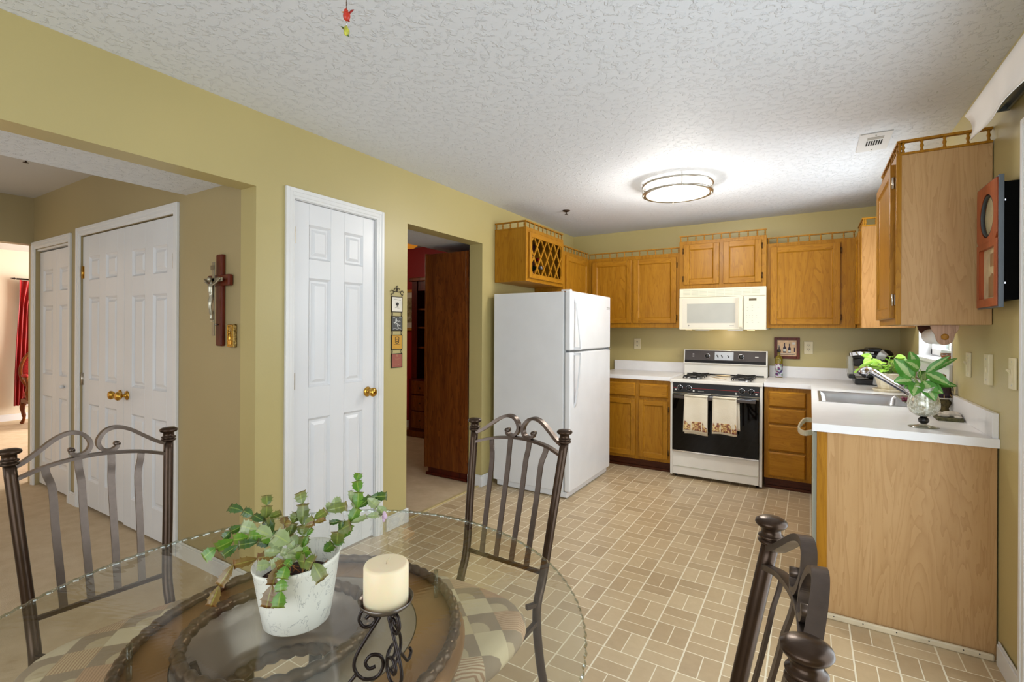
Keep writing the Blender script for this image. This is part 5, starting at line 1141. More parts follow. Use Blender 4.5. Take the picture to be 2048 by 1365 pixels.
# single serve coffee maker
cm = thing('coffee_maker', (0.42, 5.0, ZK), 'black and silver single-serve coffee maker in the counter corner', 'coffee maker')
SILV = simple('silver_plastic', (176, 176, 174), 0.28, 0.6); TANK = thinglass('smoky_water_tank', (170, 172, 168), 0.04)
def lx(u, v, w): return (0.40+u, 5.0+v, ZK+w)
m = MB(); m.box(0.315, 0.51, 4.87, 5.16, ZK, ZK+0.052); m.build('drip_base', BLACKP, cm, bevel=0.014, seg=3)
m = MB(); m.box(0.325, 0.405, 4.865, 4.98, ZK+0.052, ZK+0.056); m.build('drip_grid', STEEL, cm, bevel=0.002)
m = MB(); m.box(0.395, 0.50, 4.90, 5.16, ZK+0.05, ZK+0.30); m.build('column', BLACKP, cm, bevel=0.016, seg=3)
m = MB(); m.smooth = True; m.T = Matrix.Translation((0.415, 5.0, ZK+0.225)); m.lathe([(0.001, -0.045), (0.085, -0.045), (0.115, -0.03), (0.125, 0.0), (0.126, 0.025), (0.10, 0.05), (0.05, 0.063), (0.001, 0.066)], (0, 0, 0), 36, sx=1.05, sy=1.15); m.build('brew_head', BLACKP, cm)
m = MB(); m.lathe([(0.001, 0), (0.048, 0), (0.056, 0.05), (0.056, 0.06)], (0.36, 4.93, ZK+0.15), 28); m.build('brew_funnel', BLACKP, cm)
m = MB(); m.box(0.27, 0.315, 4.93, 5.13, ZK+0.075, ZK+0.235); m.build('water_tank', simple('smoky_clear_tank', (158, 156, 146), 0.12), cm, bevel=0.016, seg=3)
m = MB(); m.box(0.275, 0.32, 4.92, 5.12, ZK+0.045, ZK+0.078); m.build('tank_base', BLACKP, cm, bevel=0.008)
m = MB(); m.tube(smoothpath([(0.46, 4.862, ZK+0.005), (0.47, 4.862, ZK+0.10), (0.475, 4.862, ZK+0.19), (0.49, 4.862, ZK+0.245), (0.515, 4.868, ZK+0.268)], 6), 0, sq=(0.058, 0.024, (1, 0, 0))); sp_ = m.build('silver_fascia', SILV, cm, bevel=0.006)
m = MB()
for x, z, r in ((0.462, 0.205, 0.007), (0.48, 0.208, 0.008), (0.498, 0.205, 0.007), (0.478, 0.182, 0.008)): m.lathe([(r, 0), (r, -0.003), (0.001, -0.004)], (x, 4.848, ZK+z), 14, axis='y')
m.build('button', BLACKP, sp_)
m = MB(); m.tube(smoothpath([(0.285, 4.90, ZK+0.246), (0.33, 4.868, ZK+0.256), (0.39, 4.862, ZK+0.26), (0.44, 4.868, ZK+0.256)], 5), 0, sq=(0.03, 0.010, (0, 0, 1))); m.build('lid_handle', CHROME, cm, bevel=0.003)
m = MB(); m.sphere((0.53, 5.03, ZK+0.235), 0.062, 20, 12, (0.9, 1.3, 0.85)); m.build('rear_housing', simple('matt_black_plastic', (16, 15, 16), 0.6), cm)
# leaf helper
def leaf_mat(name, a, b, c3, wid, nscale=30):
    t = NT(name); uv = t.coord('UV'); sp = t.N('ShaderNodeSeparateXYZ'); t.L(uv, sp.inputs[0]); n = t.noise(t.coord('Object'), nscale, 3)
    c = t.ramp(n, [(0.3, a), (0.7, b)]); k = t.math('ADD', t.math('ABSOLUTE', sp.outputs[1]), t.math('MULTIPLY', t.math('SUBTRACT', t.noise(t.coord('Object'), 120, 2), 0.5), 0.7))
    c = t.mix(t.math('MULTIPLY', t.math('LESS_THAN', k, wid), 0.6), c, lin(c3)); t.set(c, 0.35); return t.m
def leaf(m, base, tip, wid, nrm, bend=0.15, fold=0.25):
    a, b = Vector(base), Vector(tip); t = b-a; L = t.length; t.normalize(); n = Vector(nrm); n = (n-t*n.dot(t)).normalized(); s = t.cross(n); U = [0, .08, .2, .35, .5, .65, .8, .92, 1.0]; vs = []
    for sd in (0.0005, -0.0005):
        for u in U:
            w = wid*(math.sin(PI*min(1, u**0.75))**0.8 if 0 < u < 1 else 0.02)
            for v in (-1, -.5, 0, .5, 1):
                p = a+t*(L*u)+s*(w*v)+n*(fold*w*abs(v)-bend*L*(u-0.5)**2*1.6+bend*L*0.4*0+sd); vs.append(tuple(p))
    N = len(U); fs = []
    for k in (0, 1):
        o = k*N*5
        for i in range(N-1):
            for j in range(4): q = (o+i*5+j, o+i*5+j+1, o+(i+1)*5+j+1, o+(i+1)*5+j); fs.append(q if k else q[::-1])
    bb = m.add(vs, fs, True)
    for k in (0, 1):
        for i, u in enumerate(U):
            for j, v in enumerate((-1, -.5, 0, .5, 1)): m.uv[bb+k*N*5+i*5+j] = (u, v)
LIME = leaf_mat('lime_pothos_leaf', (128, 176, 50), (160, 200, 84), (190, 214, 110), 0.12)
VARI = leaf_mat('variegated_leaf', (66, 134, 44), (96, 160, 64), (206, 222, 158), 0.30)
STEM = simple('pale_green_stem', (150, 178, 96), 0.4)
# pothos in an octagonal planter
pp = thing('potted_pothos', (0.485, 4.45, ZK), 'lime green trailing pothos in a cream octagonal planter behind the faucet', 'potted plant')
def planter_mat():
    t = NT('cream_ceramic_planter'); v = t.coord(); n = t.noise(v, 30, 4); t.set(t.ramp(n, [(0.35, (214, 200, 168)), (0.65, (232, 222, 198)), (0.8, (190, 180, 140))]), 0.35); return t.m
m = MB(); m.smooth = False; m.lathe([(0.001, 0.018), (0.055, 0.018), (0.060, 0.03), (0.085, 0.125), (0.090, 0.128), (0.090, 0.136), (0.083, 0.136), (0.078, 0.12), (0.001, 0.115)], (0.485, 4.45, ZK), 8, smooth=False); m.build('planter', planter_mat(), pp, bevel=0.002)
m = MB(); m.lathe([(0.001, 0.0), (0.082, 0.0), (0.094, 0.016), (0.092, 0.022), (0.075, 0.016), (0.001, 0.014)], (0.485, 4.45, ZK), 8, smooth=False); m.build('saucer', planter_mat(), pp, bevel=0.001)
m = MB(); m.lathe([(0.001, 0.122), (0.078, 0.120)], (0.485, 4.45, ZK), 16, cap=False); m.build('soil', DARK, pp)
rr = random.Random(11); ms, ml = MB(), MB(); ms.smooth = True
for k in range(46):
    a = rr.uniform(0, 2*PI); el = rr.uniform(0.25, 1.25); L = rr.uniform(0.05, 0.15) if k > 5 else 0.15
    if k < 6: a = R([200, 185, 215, 170, 230, 250][k]); el = [0.2, 0.05, 0.5, 0.9, 0.3, 0.7][k]
    d = Vector((math.cos(a)*math.cos(el), math.sin(a)*math.cos(el), math.sin(el))); o = Vector((0.485, 4.45, ZK+0.125)); e = o+d*L
    if k < 3: e = Vector([(0.375, 4.40, ZK+0.135), (0.345, 4.41, ZK+0.145), (0.385, 4.38, ZK+0.235)][k])
    ms.tube(smoothpath([tuple(o+Vector((d.x, d.y, 0))*0.02), tuple(o.lerp(e, .5)+Vector((0, 0, 0.02))), tuple(e)], 4), 0.0018, 6)
    t = Vector((math.cos(a), math.sin(a), rr.uniform(-0.6, 0.3))).normalized(); ll = rr.uniform(0.05, 0.08)
    leaf(ml, e, e+t*ll, ll*0.40, (rr.uniform(-.5, .3), -0.8, 0.9), 0.2)
ms.build('stems', STEM, pp); ml.build('leaves', LIME, pp)
# mosaic goblet with a variegated plant
gb = thing('mosaic_goblet_planter', (0.444, 2.883, ZK), 'mosaic glass goblet with a variegated leafy plant near the counter end', 'potted plant')
GX, GY = 0.444, 2.883
m = MB(); m.lathe([(0.001, 0.0), (0.056, 0.0), (0.057, 0.002), (0.035, 0.006), (0.014, 0.012), (0.009, 0.018), (0.001, 0.018)], (GX, GY, ZK), 36); m.build('foot', thinglass('clear_glass_foot', (226, 226, 216), 0.16, 0.05), gb)
m = MB(); m.sphere((GX, GY, ZK+0.032), 0.021, 20, 12, (1, 1, 0.85)); m.build('bead', simple('black_glass_bead', (14, 14, 14), 0.05), gb)
def mosaic_mat():
    t = NT('mirror_mosaic_glass'); v = t.coord('UV', (20, 11, 1), (0, 0, R(32))); b = t.N('ShaderNodeTexBrick'); t.L(v, b.inputs[0]); b.offset = 0.5; b.inputs['Scale'].default_value = 1.0; b.inputs['Brick Width'].default_value = 1.0; b.inputs['Row Height'].default_value = 1.0; b.inputs['Mortar Size'].default_value = 0.06
    b.inputs['Color1'].default_value = lin((196, 196, 176)); b.inputs['Color2'].default_value = lin((222, 226, 216)); b.inputs['Mortar'].default_value = lin((226, 226, 220)); b.inputs['Bias'].default_value = -0.1
    wn = t.noise(t.coord('Object'), 60, 1); c = t.mix(t.math('MULTIPLY', t.math('GREATER_THAN', wn, 0.56), 0.45), b.outputs['Color'], lin((150, 140, 108)))
    t.set(c, t.math('ADD', t.math('MULTIPLY', b.outputs['Fac'], 0.4), 0.15), 0.45); t.bump(b.outputs['Fac'], -0.4, 0.002); return t.m
m = MB(); m.smooth = True; prof = [(0.012, 0.048), (0.030, 0.054), (0.050, 0.068), (0.0585, 0.088), (0.060, 0.105), (0.057, 0.125), (0.052, 0.145), (0.0505, 0.162), (0.054, 0.182)]
SEG = 48; bb = m.lathe(prof, (GX, GY, ZK), SEG, cap=False, rfun=lambda r, z, a: r)
q = []
for i, (x, y, z) in enumerate(m.v):
    k, j = divmod(i, SEG); m.uv[i] = (j/SEG+k*0.03, k/len(prof)); 
    if k == len(prof)-1: z += 0.005*math.sin(j*2*PI*5/SEG)
    q.append((x, y, z))
m.v = q; gbm = m.build('goblet_bowl', mosaic_mat(), gb); sm_ = gbm.modifiers.new('solid', 'SOLIDIFY'); sm_.thickness = 0.003; sm_.offset = -1
m = MB(); m.tube([(GX+0.0545*math.cos(2*PI*j/48), GY+0.0545*math.sin(2*PI*j/48), ZK+0.183+0.005*math.sin(j*2*PI*5/48)) for j in range(48)], 0.002, 6, closed=True); m.build('rim', simple('frosted_white_rim', (226, 226, 218), 0.3), gb)
m = MB(); m.lathe([(0.001, 0.14), (0.050, 0.14)], (GX, GY, ZK), 20, cap=False); m.build('soil', DARK, gb)
ms, ml = MB(), MB(); ms.smooth = True; o = Vector((GX, GY, ZK+0.15))
LV = [((0.40, 2.87, 1.13), (0.335, 2.86, 1.215), .036), ((0.43, 2.88, 1.17), (0.375, 2.85, 1.205), .030), ((0.45, 2.88, 1.15), (0.53, 2.87, 1.235), .018), ((0.46, 2.89, 1.16), (0.565, 2.91, 1.225), .016),
      ((0.45, 2.87, 1.155), (0.53, 2.84, 1.105), .026), ((0.44, 2.86, 1.12), (0.475, 2.82, 1.035), .032), ((0.42, 2.86, 1.11), (0.395, 2.80, 1.055), .030), ((0.40, 2.86, 1.12), (0.33, 2.84, 1.11), .028),
      ((0.46, 2.90, 1.11), (0.565, 2.90, 1.10), .020), ((0.42, 2.9, 1.18), (0.40, 2.93, 1.25), .022), ((0.41, 2.88, 1.13), (0.36, 2.92, 1.17), .026), ((0.44, 2.90, 1.12), (0.47, 2.96, 1.16), .026), ((0.42, 2.87, 1.10), (0.37, 2.83, 1.085), .026), ((0.45, 2.87, 1.10), (0.50, 2.82, 1.07), .026)]
for a, b, w in LV:
    ms.tube(smoothpath([tuple(o+Vector((random.uniform(-.02, .02), random.uniform(-.02, .02), -0.01))), tuple((o+Vector(a))/2+Vector((0, 0, 0.012))), a], 5), 0.0022, 6); leaf(ml, a, b, w, (-0.15, -1.0, 0.55), 0.15, 0.3)
ms.build('stems', STEM, gb); ml.build('leaves', VARI, gb)
# slate dish with stones
sd = thing('slate_tray', (0.59, 3.20, ZK), 'dark mossy slate tray holding pale stones against the backsplash', 'tray')
m = MB(); m.prism([(0.535, 3.13), (0.632, 3.13), (0.635, 3.30), (0.565, 3.31), (0.538, 3.26)], ZK, ZK+0.016, 'z'); m.build('slab', simple('mossy_slate', (84, 80, 52), 0.85, var=0.3, scale=60), sd, bevel=0.002)
rr = random.Random(4)
ST = simple('pale_stone', (196, 188, 176), 0.75, var=0.12, scale=50)
for i, (x, y, z, r, s, lab) in enumerate([(0.60, 3.20, 0.028, 0.030, (1.2, 1.3, 0.5), 'large flat grey stone on top of the slate tray'), (0.565, 3.17, 0.022, 0.018, (1.3, 1, 0.45), 'small pale stone at the left front of the slate tray'), (0.615, 3.155, 0.021, 0.016, (1, 1.2, 0.4), 'small pale stone at the right front of the slate tray'), (0.56, 3.24, 0.023, 0.02, (1, 1.3, 0.45), 'pale stone at the far left of the slate tray')]):
    m = MB(); m.sphere((x, y, ZK+z), r, 14, 9, s); m.v = [(a+0.002*math.sin(60*b+i), b+0.002*math.sin(70*a), c) for a, b, c in m.v]; tag(m.build('stone', ST), lab, 'stone', 'stones on the slate tray')
# dark jug ornament with twine, white dish scale, grapes
jg = thing('dark_jug_ornament', (0.60, 3.42, ZK), 'dark glazed jug ornament with brass top and twine on a mossy base', 'ornament')
m = MB(); m.lathe([(0.001, 0), (0.038, 0), (0.03, 0.03), (0.042, 0.06), (0.03, 0.08), (0.001, 0.08)], (0.60, 3.42, ZK), 20); m.build('mossy_base', simple('mossy_bark', (92, 80, 46), 0.85, var=0.3, scale=50), jg)
m = MB(); m.lathe([(0.001, 0.085), (0.035, 0.085), (0.042, 0.10), (0.040, 0.14), (0.026, 0.165), (0.014, 0.175), (0.012, 0.185), (0.001, 0.185)], (0.60, 3.42, ZK), 24); m.build('jug', simple('dark_plum_glaze', (52, 38, 52), 0.15), jg)
m = MB(); m.sphere((0.602, 3.42, ZK+0.198), 0.018, 14, 10, (1, 1, 0.8)); m.build('brass_cap', simple('aged_brass_cap', (126, 108, 66), 0.3, 0.7), jg)
m = MB(); m.tube(smoothpath([(0.585, 3.42, ZK+0.205), (0.563, 3.41, ZK+0.215), (0.555, 3.41, ZK+0.195), (0.565, 3.41, ZK+0.185)], 5), 0.004, 8); m.build('spout', BLACKP, jg)
m = MB()
for p in ((0.556, 3.385), (0.604, 3.375), (0.640, 3.39)): m.tube([(0.602, 3.395, ZK+0.155), (p[0], p[1], ZK+0.086)], 0.002, 6)
m.build('twine', simple('tan_twine', (206, 172, 116), 0.8), jg)
m = MB(); m.tube(smoothpath([(0.615, 3.41, ZK+0.19), (0.640, 3.40, ZK+0.15), (0.643, 3.40, ZK+0.11), (0.636, 3.40, ZK+0.085)], 5), 0.0025, 6); m.build('handle_wire', BLACKM, jg)
ds = MB(); ds.lathe([(0.001, 0.0815), (0.05, 0.0815), (0.053, 0.087), (0.048, 0.087), (0.001, 0.0835)], (0.60, 3.42, ZK), 28); ds.build('white_dish', simple('white_dish_glaze', (228, 224, 216), 0.3), jg)
GR = simple('purple_grape_glaze', (74, 40, 84), 0.25); GR2 = simple('dark_red_grape_glaze', (116, 30, 56), 0.25)
for nm, c, mat, lab in (('grape_cluster', (0.545, 3.36, ZK), GR, 'small purple glass grapes beside the slate tray'), ('grape_cluster', (0.500, 3.80, ZK+0.004), GR2, 'small dark red glass grapes by the faucet base')):
    m = MB(); m.smooth = True; rr = random.Random(9)
    for k in range(16): m.sphere((c[0]+rr.uniform(-.02, .02), c[1]+rr.uniform(-.02, .02), c[2]+0.008+rr.uniform(0, .022)), 0.0075, 8, 6)
    tag(m.build(nm, mat), lab, 'ornament')
# amber vase on the window sill
av = thing('glass_vase', (0.64, 3.53, 1.178), 'clear glass vase with amber base on the sink window sill', 'vase')
m = MB(); m.lathe([(0.001, 0), (0.012, 0), (0.020, 0.006), (0.027, 0.025), (0.029, 0.035)], (0.645, 3.54, 1.178), 24); m.lathe([(0.001, 0.036), (0.0285, 0.036), (0.028, 0.045)], (0.645, 3.54, 1.178), 24, cap=False); m.build('amber_base', simple('amber_glass', (140, 84, 40), 0.1), av)
m = MB(); m.lathe([(0.029, 0.035), (0.028, 0.05), (0.020, 0.075), (0.012, 0.095), (0.010, 0.12), (0.012, 0.122)], (0.645, 3.54, 1.178), 24, cap=False); m.build('clear_neck', CLEAR, av)

# ------------------------------------------------------------------ left wall: hanging plaque chain
pc = thing('hanging_plaque_set', (XL, 2.415, 1.08), 'black wire hanger with four small square kitchen plaques', 'wall decoration')
xw = XL+0.004; YA, YBB = 2.368, 2.468; PYc = (YA+YBB)/2
m = MB()
def yz(pts): return [(xw+0.002, y, z) for y, z in pts]
for s in (-1, 1):
    m.tube(yz([(PYc+s*(0.014+0.012*math.cos(a)), 1.604+0.012*math.sin(a)) for a in [k*PI/8 for k in range(15)]]), 0.0022, 6)
    m.tube(yz([(PYc+s*(0.047+0.013*math.cos(a)), 1.588+0.014*math.sin(a)) for a in [k*PI/8 for k in range(15)]]), 0.0022, 6)
    m.tube(yz([(PYc+s*0.055, 1.576), (PYc+s*0.047, 1.565), (PYc+s*0.045, 1.555)]), 0.0018, 6)
m.tube(yz([(PYc+0.007*math.cos(a), 1.624+0.008*math.sin(a)) for a in [k*PI/6 for k in range(13)]]), 0.0022, 6); m.tube(yz([(PYc-0.04, 1.598), (PYc-0.02, 1.592), (PYc+0.02, 1.592), (PYc+0.04, 1.598)]), 0.0018, 6)
m.build('scroll_hanger', IRON, pc)
PLQ = [(1.455, 1.560, simple('cream_plaque', (220, 214, 200), 0.5), 'cream plaque'), (1.328, 1.428, simple('charcoal_plaque', (70, 70, 68), 0.5), 'charcoal plaque with white script'), (1.202, 1.302, simple('mustard_plaque', (196, 144, 38), 0.5), 'mustard plaque'), (1.080, 1.176, simple('brick_red_plaque', (150, 82, 66), 0.5), 'brick red plaque')]
for i, (z0, z1, mt, lb) in enumerate(PLQ):
    m = MB(); m.box(xw-0.002, xw+0.003, YA+0.004, YBB-0.004, z0+0.004, z1-0.004); p = m.build('plaque', mt, pc); p['label'] = lb
    m = MB(); m.box(xw-0.002, xw+0.005, YA, YBB, z0, z0+0.004); m.box(xw-0.002, xw+0.005, YA, YBB, z1-0.004, z1); m.box(xw-0.002, xw+0.004, YA, YA+0.003, z0, z1); m.box(xw-0.002, xw+0.004, YBB-0.003, YBB, z0, z1); m.build('wire_frame', IRON, p)
    X = xw+0.0034
    if i: 
        zt = PLQ[i-1][0]; m = MB()
        for y in (YA+0.006, YBB-0.006): m.tube([(xw+0.001, y+0.005*math.cos(a*PI/5), (zt+z1)/2+0.5*(zt-z1)*math.sin(a*PI/5)) for a in range(10)], 0.0015, 6, closed=True)
        m.build('link', IRON, pc)
    m = MB()
    def st(pts, r=0.0014): m.tube(smoothpath([(X, YA+(YBB-YA)*y, z0+(z1-z0)*z) for y, z in pts], 4), r, 5)
    if i == 0:
        st([(.2, .80), (.35, .83), (.5, .80), (.65, .79), (.82, .76)], .0009); st([(.30, .27), (.42, .30), (.55, .27), (.70, .26)], .0009)
        m.prism([(YA+0.037, z0+0.048), (YA+0.062, z0+0.045), (YA+0.066, z0+0.062), (YA+0.052, z0+0.066), (YA+0.042, z0+0.062), (YA+0.038, z0+0.072)], X-0.001, X+0.0005, 'x'); m.prism([(YA+0.04, z0+0.040), (YA+0.062, z0+0.038), (YA+0.052, z0+0.046)], X-0.001, X+0.0005, 'x')
        m.build('ink_drawing', INK, p)
    elif i == 1:
        st([(.18, .58), (.24, .53), (.34, .62), (.38, .82), (.44, .80), (.44, .68), (.36, .56), (.26, .52)], .0022); st([(.46, .66), (.54, .68), (.60, .64), (.68, .67), (.80, .65)], .0018)
        st([(.38, .40), (.46, .52), (.54, .46), (.52, .34), (.62, .22)], .0022); st([(.58, .40), (.66, .42), (.70, .36), (.80, .40)], .0018)
        st([(.12, .12), (.3, .18), (.5, .12), (.7, .18), (.88, .12)], .0012); st([(.12, .92), (.25, .88), (.3, .93)], .001); st([(.88, .92), (.75, .88), (.7, .93)], .001); m.build('white_script', CHALK, p)
    elif i == 2:
        st([(.35, .85), (.34, .60), (.38, .44), (.62, .44), (.66, .60), (.65, .85), (.35, .85)], .0022); st([(.40, .66), (.5, .72), (.6, .66)], .002); st([(.44, .50), (.5, .58), (.56, .50)], .002); st([(.25, .34), (.5, .36), (.75, .34)], .0012); m.build('brown_crest', INK, p)
    else:
        st([(.44, .88), (.5, .78), (.56, .88), (.44, .88)], .0012); st([(.3, .62), (.5, .60), (.72, .62)], .0009); st([(.3, .2), (.5, .18), (.7, .2)], .0009); m.build('faint_lettering', simple('tan_lettering', (190, 150, 110), 0.6), p)
# ------------------------------------------------------------------ crucifix and brass plate on the hall wall
cf = thing('crucifix', (-2.70, WY0, 1.49), 'wooden wall crucifix with a silver figure on a metal cross', 'crucifix')
CXc = -2.695
m = MB(); m.box(CXc-0.028, CXc+0.028, WY0-0.024, WY0, 1.245, 1.735); m.box(CXc-0.105, CXc+0.105, WY0-0.028, WY0-0.002, 1.565, 1.625); m.build('wooden_cross', MAHOG, cf, bevel=0.007)
m = MB(); yq = WY0-0.052; m.box(CXc-0.011, CXc+0.011, yq, yq+0.006, 1.30, 1.69); m.box(CXc-0.085, CXc+0.085, yq, yq+0.006, 1.585, 1.606); m.build('metal_cross', simple('pewter_cross', (150, 142, 122), 0.35, 0.7), cf, bevel=0.001)
m = MB(); m.cyl((CXc, yq+0.005, 1.36), 0.004, 0.024, 8, 'y'); m.cyl((CXc, yq+0.005, 1.60), 0.004, 0.024, 8, 'y'); m.build('standoff_pin', STEEL, cf)
m = MB(); m.smooth = True
m.tube(smoothpath([(CXc+0.002, yq-0.008, 1.585), (CXc+0.001, yq-0.013, 1.555), (CXc, yq-0.010, 1.52), (CXc+0.004, yq-0.012, 1.495), (CXc+0.006, yq-0.018, 1.46), (CXc, yq-0.010, 1.42), (CXc, yq-0.008, 1.385)], 4), [0.007]*3+[0.013]*5+[0.010]*4+[0.011]*4+[0.009]*5+[0.006]*4, 10)
for s in (-1, 1): m.tube(smoothpath([(CXc, yq-0.010, 1.568), (CXc+s*0.03, yq-0.008, 1.572), (CXc+s*0.055, yq-0.006, 1.585), (CXc+s*0.078, yq-0.004, 1.600)], 4), [0.006]*4+[0.005]*5+[0.0035]*4, 8)
m.sphere((CXc-0.004, yq-0.016, 1.598), 0.011, 12, 8, (0.9, 1, 1.15)); m.box(CXc-0.010, CXc+0.010, yq-0.006, yq, 1.374, 1.380)
m.build('silver_figure', simple('aged_silver', (176, 170, 152), 0.3, 0.85), cf)
m = MB(); m.prism([(CXc-0.016, 1.650), (CXc+0.016, 1.650), (CXc+0.018, 1.672), (CXc-0.018, 1.672)], yq-0.004, yq, 'y'); m.build('scroll_plate', simple('pewter_scroll', (130, 122, 104), 0.35, 0.8), cf)
bp = thing('brass_wall_plate', (-2.58, WY0, 1.30), 'ornate embossed brass wall plate beside the hall corner', 'wall plate')
def emb():
    t = NT('embossed_antique_brass'); v = t.coord(); n = t.noise(v, 90, 3, 0.6); t.set(t.ramp(n, [(0.35, (90, 64, 20)), (0.6, (190, 160, 96))]), 0.3, 0.8); t.bump(n, 0.8, 0.006); return t.m
EMB = emb()
m = MB(); m.box(-2.615, -2.555, WY0-0.020, WY0, 1.240, 1.362); m.build('plate', EMB, bp, bevel=0.005)
m = MB(); m.box(-2.610, -2.560, WY0-0.024, WY0-0.019, 1.353, 1.357); m.box(-2.610, -2.560, WY0-0.024, WY0-0.019, 1.245, 1.249); m.box(-2.610, -2.606, WY0-0.024, WY0-0.019, 1.245, 1.357); m.box(-2.564, -2.560, WY0-0.024, WY0-0.019, 1.245, 1.357)
m.sphere((-2.585, WY0-0.024, 1.318), 0.006, 10, 7); m.tube([(-2.585, WY0-0.022, 1.312), (-2.585, WY0-0.023, 1.28)], [0.004, 0.008], 10); m.box(-2.597, -2.573, WY0-0.026, WY0-0.019, 1.255, 1.278); m.build('relief', BRASS, bp, bevel=0.001)

# ------------------------------------------------------------------ dining room beyond the second opening
cc = thing('china_cabinet', (-2.79, 4.0, 0), 'tall dark cherry cabinet standing side-on just inside the dining room', 'cabinet')
m = MB(); m.box(-3.03, -2.545, 3.44, 4.70, 0.075, 2.03); m.build('body', CHERRY, cc, bevel=0.004)
m = MB(); m.box(-3.035, -3.012, 3.432, 3.46, 0.075, 2.035); m.box(-2.572, -2.560, 3.434, 3.44, 0.35, 2.03); m.build('edge_moulding', CHERRY, cc, bevel=0.003)
m = MB(); m.box(-3.0, -2.56, 3.45, 4.69, 0.006, 0.075); m.box(-3.02, -2.55, 3.437, 4.70, 0.006, 0.03); m.build('plinth', CHERRYD, cc, bevel=0.004)
hu = thing('bookcase_hutch', (-3.95, 4.8, 0), 'tall dark cherry hutch with open shelves against the red wall', 'cabinet')
HX0, HX1, HY0, HY1 = -4.29, -3.5, 4.62, 4.95
m = MB(); m.box(HX0, HX0+0.05, HY0, HY1, 0.72, 1.94); m.box(HX1-0.05, HX1, HY0, HY1, 0.72, 1.94); m.box(HX0, HX1, HY0, HY1, 1.82, 1.96); m.box(HX0, HX1, HY1-0.02, HY1, 0.72, 1.82); m.box(HX0, HX0+0.09, HY0-0.015, HY0, 0.72, 1.94); m.build('upper_case', CHERRYD, hu, bevel=0.004)
m = MB(); m.box(HX0-0.03, HX1+0.03, HY0-0.04, HY1, 1.94, 1.985); m.build('cornice', CHERRY, hu, bevel=0.008)
for z in (1.10, 1.35, 1.58): m = MB(); m.box(HX0+0.05, HX1-0.05, HY0+0.02, HY1-0.02, z, z+0.02); m.build('shelf', CHERRY, hu)
m = MB(); m.box(HX0, HX1, HY0-0.06, HY1, 0.08, 0.72); m.build('lower_case', CHERRYD, hu, bevel=0.004); m = MB(); m.box(HX0-0.02, HX1, HY0-0.08, HY1, 0.005, 0.08); m.build('plinth', CHERRY, hu, bevel=0.006)
for z0, z1 in ((0.12, 0.32), (0.34, 0.52), (0.54, 0.70)):
    m = MB(); m.box(HX0+0.06, HX1-0.05, HY0-0.075, HY0-0.06, z0, z1); m.box(HX0+0.10, HX1-0.1, HY0-0.08, HY0-0.075, z0+0.035, z1-0.035); d = m.build('drawer', CHERRY, hu, bevel=0.004); m = MB(); m.sphere((HX0+0.2, HY0-0.085, (z0+z1)/2), 0.012, 8, 6); m.build('drawer_pull', ABRASS, d)
gp = thing('gilt_framed_picture', (-4.85, 4.97, 1.3), 'gold framed picture hanging on the red dining room wall', 'picture')
m = MB(); a0, a1, b0, b1 = -5.20, -4.53, 1.32, 1.88
m.box(a0, a1, 4.935, 4.97, b0, b0+0.04); m.box(a0, a1, 4.935, 4.97, b1-0.04, b1); m.box(a0, a0+0.04, 4.935, 4.97, b0, b1); m.box(a1-0.04, a1, 4.935, 4.97, b0, b1); m.build('frame', simple('gilt_frame', (196, 150, 70), 0.35, 0.5), gp, bevel=0.004)
m = MB(); m.box(a0+0.04, a1-0.04, 4.955, 4.968, b0+0.04, b1-0.04); mtt = m.build('mat_board', simple('pale_mat_board', (206, 200, 186), 0.7), gp)
def land():
    t = NT('landscape_print'); v = t.coord(); n = t.noise(v, 14, 5, 0.6); t.set(t.ramp(n, [(0.35, (96, 84, 50)), (0.55, (150, 132, 96)), (0.7, (196, 186, 160))]), 0.6); return t.m
m = MB(); m.box(a0+0.10, a1-0.07, 4.953, 4.955, b0+0.11, b1-0.11); m.build('print', land(), mtt)
gl = thing('dining_ceiling_lamp', (-3.98, 4.22, H), 'amber glass ceiling globe in the dining room', 'ceiling light')
m = MB(); m.lathe([(0.001, H-0.16), (0.06, H-0.15), (0.11, H-0.11), (0.12, H-0.07), (0.10, H-0.03), (0.06, H-0.015)], (-4.0, 4.25, 0), 28, cap=False); m.build('globe', GLOBE, gl)
m = MB(); m.lathe([(0.001, H), (0.075, H), (0.07, H-0.02), (0.001, H-0.02)], (-4.0, 4.25, 0), 24); m.build('canopy', BRASS, gl)
bulb('added_dining_point', (-4.95, 3.2, H-0.30), 16, 0.1, (1, 0.86, 0.66)); bulb('added_hall_point', (-4.2, -0.6, 2.1), 3, 0.15, (1, 0.94, 0.84))  # added points with no fixture: dining light away from its globe, and hall fill
dp = thing('floor_plant', (-4.55, 4.75, 0), 'dark green leafy plant beside the hutch', 'potted plant')
m = MB(); m.lathe([(0.001, 0.005), (0.06, 0.005), (0.08, 0.45), (0.085, 0.46), (0.07, 0.46), (0.001, 0.44)], (-4.60, 4.55, 0), 20); m.build('stand_pot', CHERRYD, dp)
m = MB(); rr = random.Random(2)
for k in range(9): a = rr.uniform(0, 6.28); leaf(m, (-4.60, 4.55, 0.45), (-4.60+0.20*math.cos(a), 4.55+0.20*math.sin(a), 0.62+rr.uniform(0, .14)), 0.02, (0, -1, .6), .3)
m.build('leaves', simple('dark_green_leaf', (44, 84, 36), 0.4), dp)

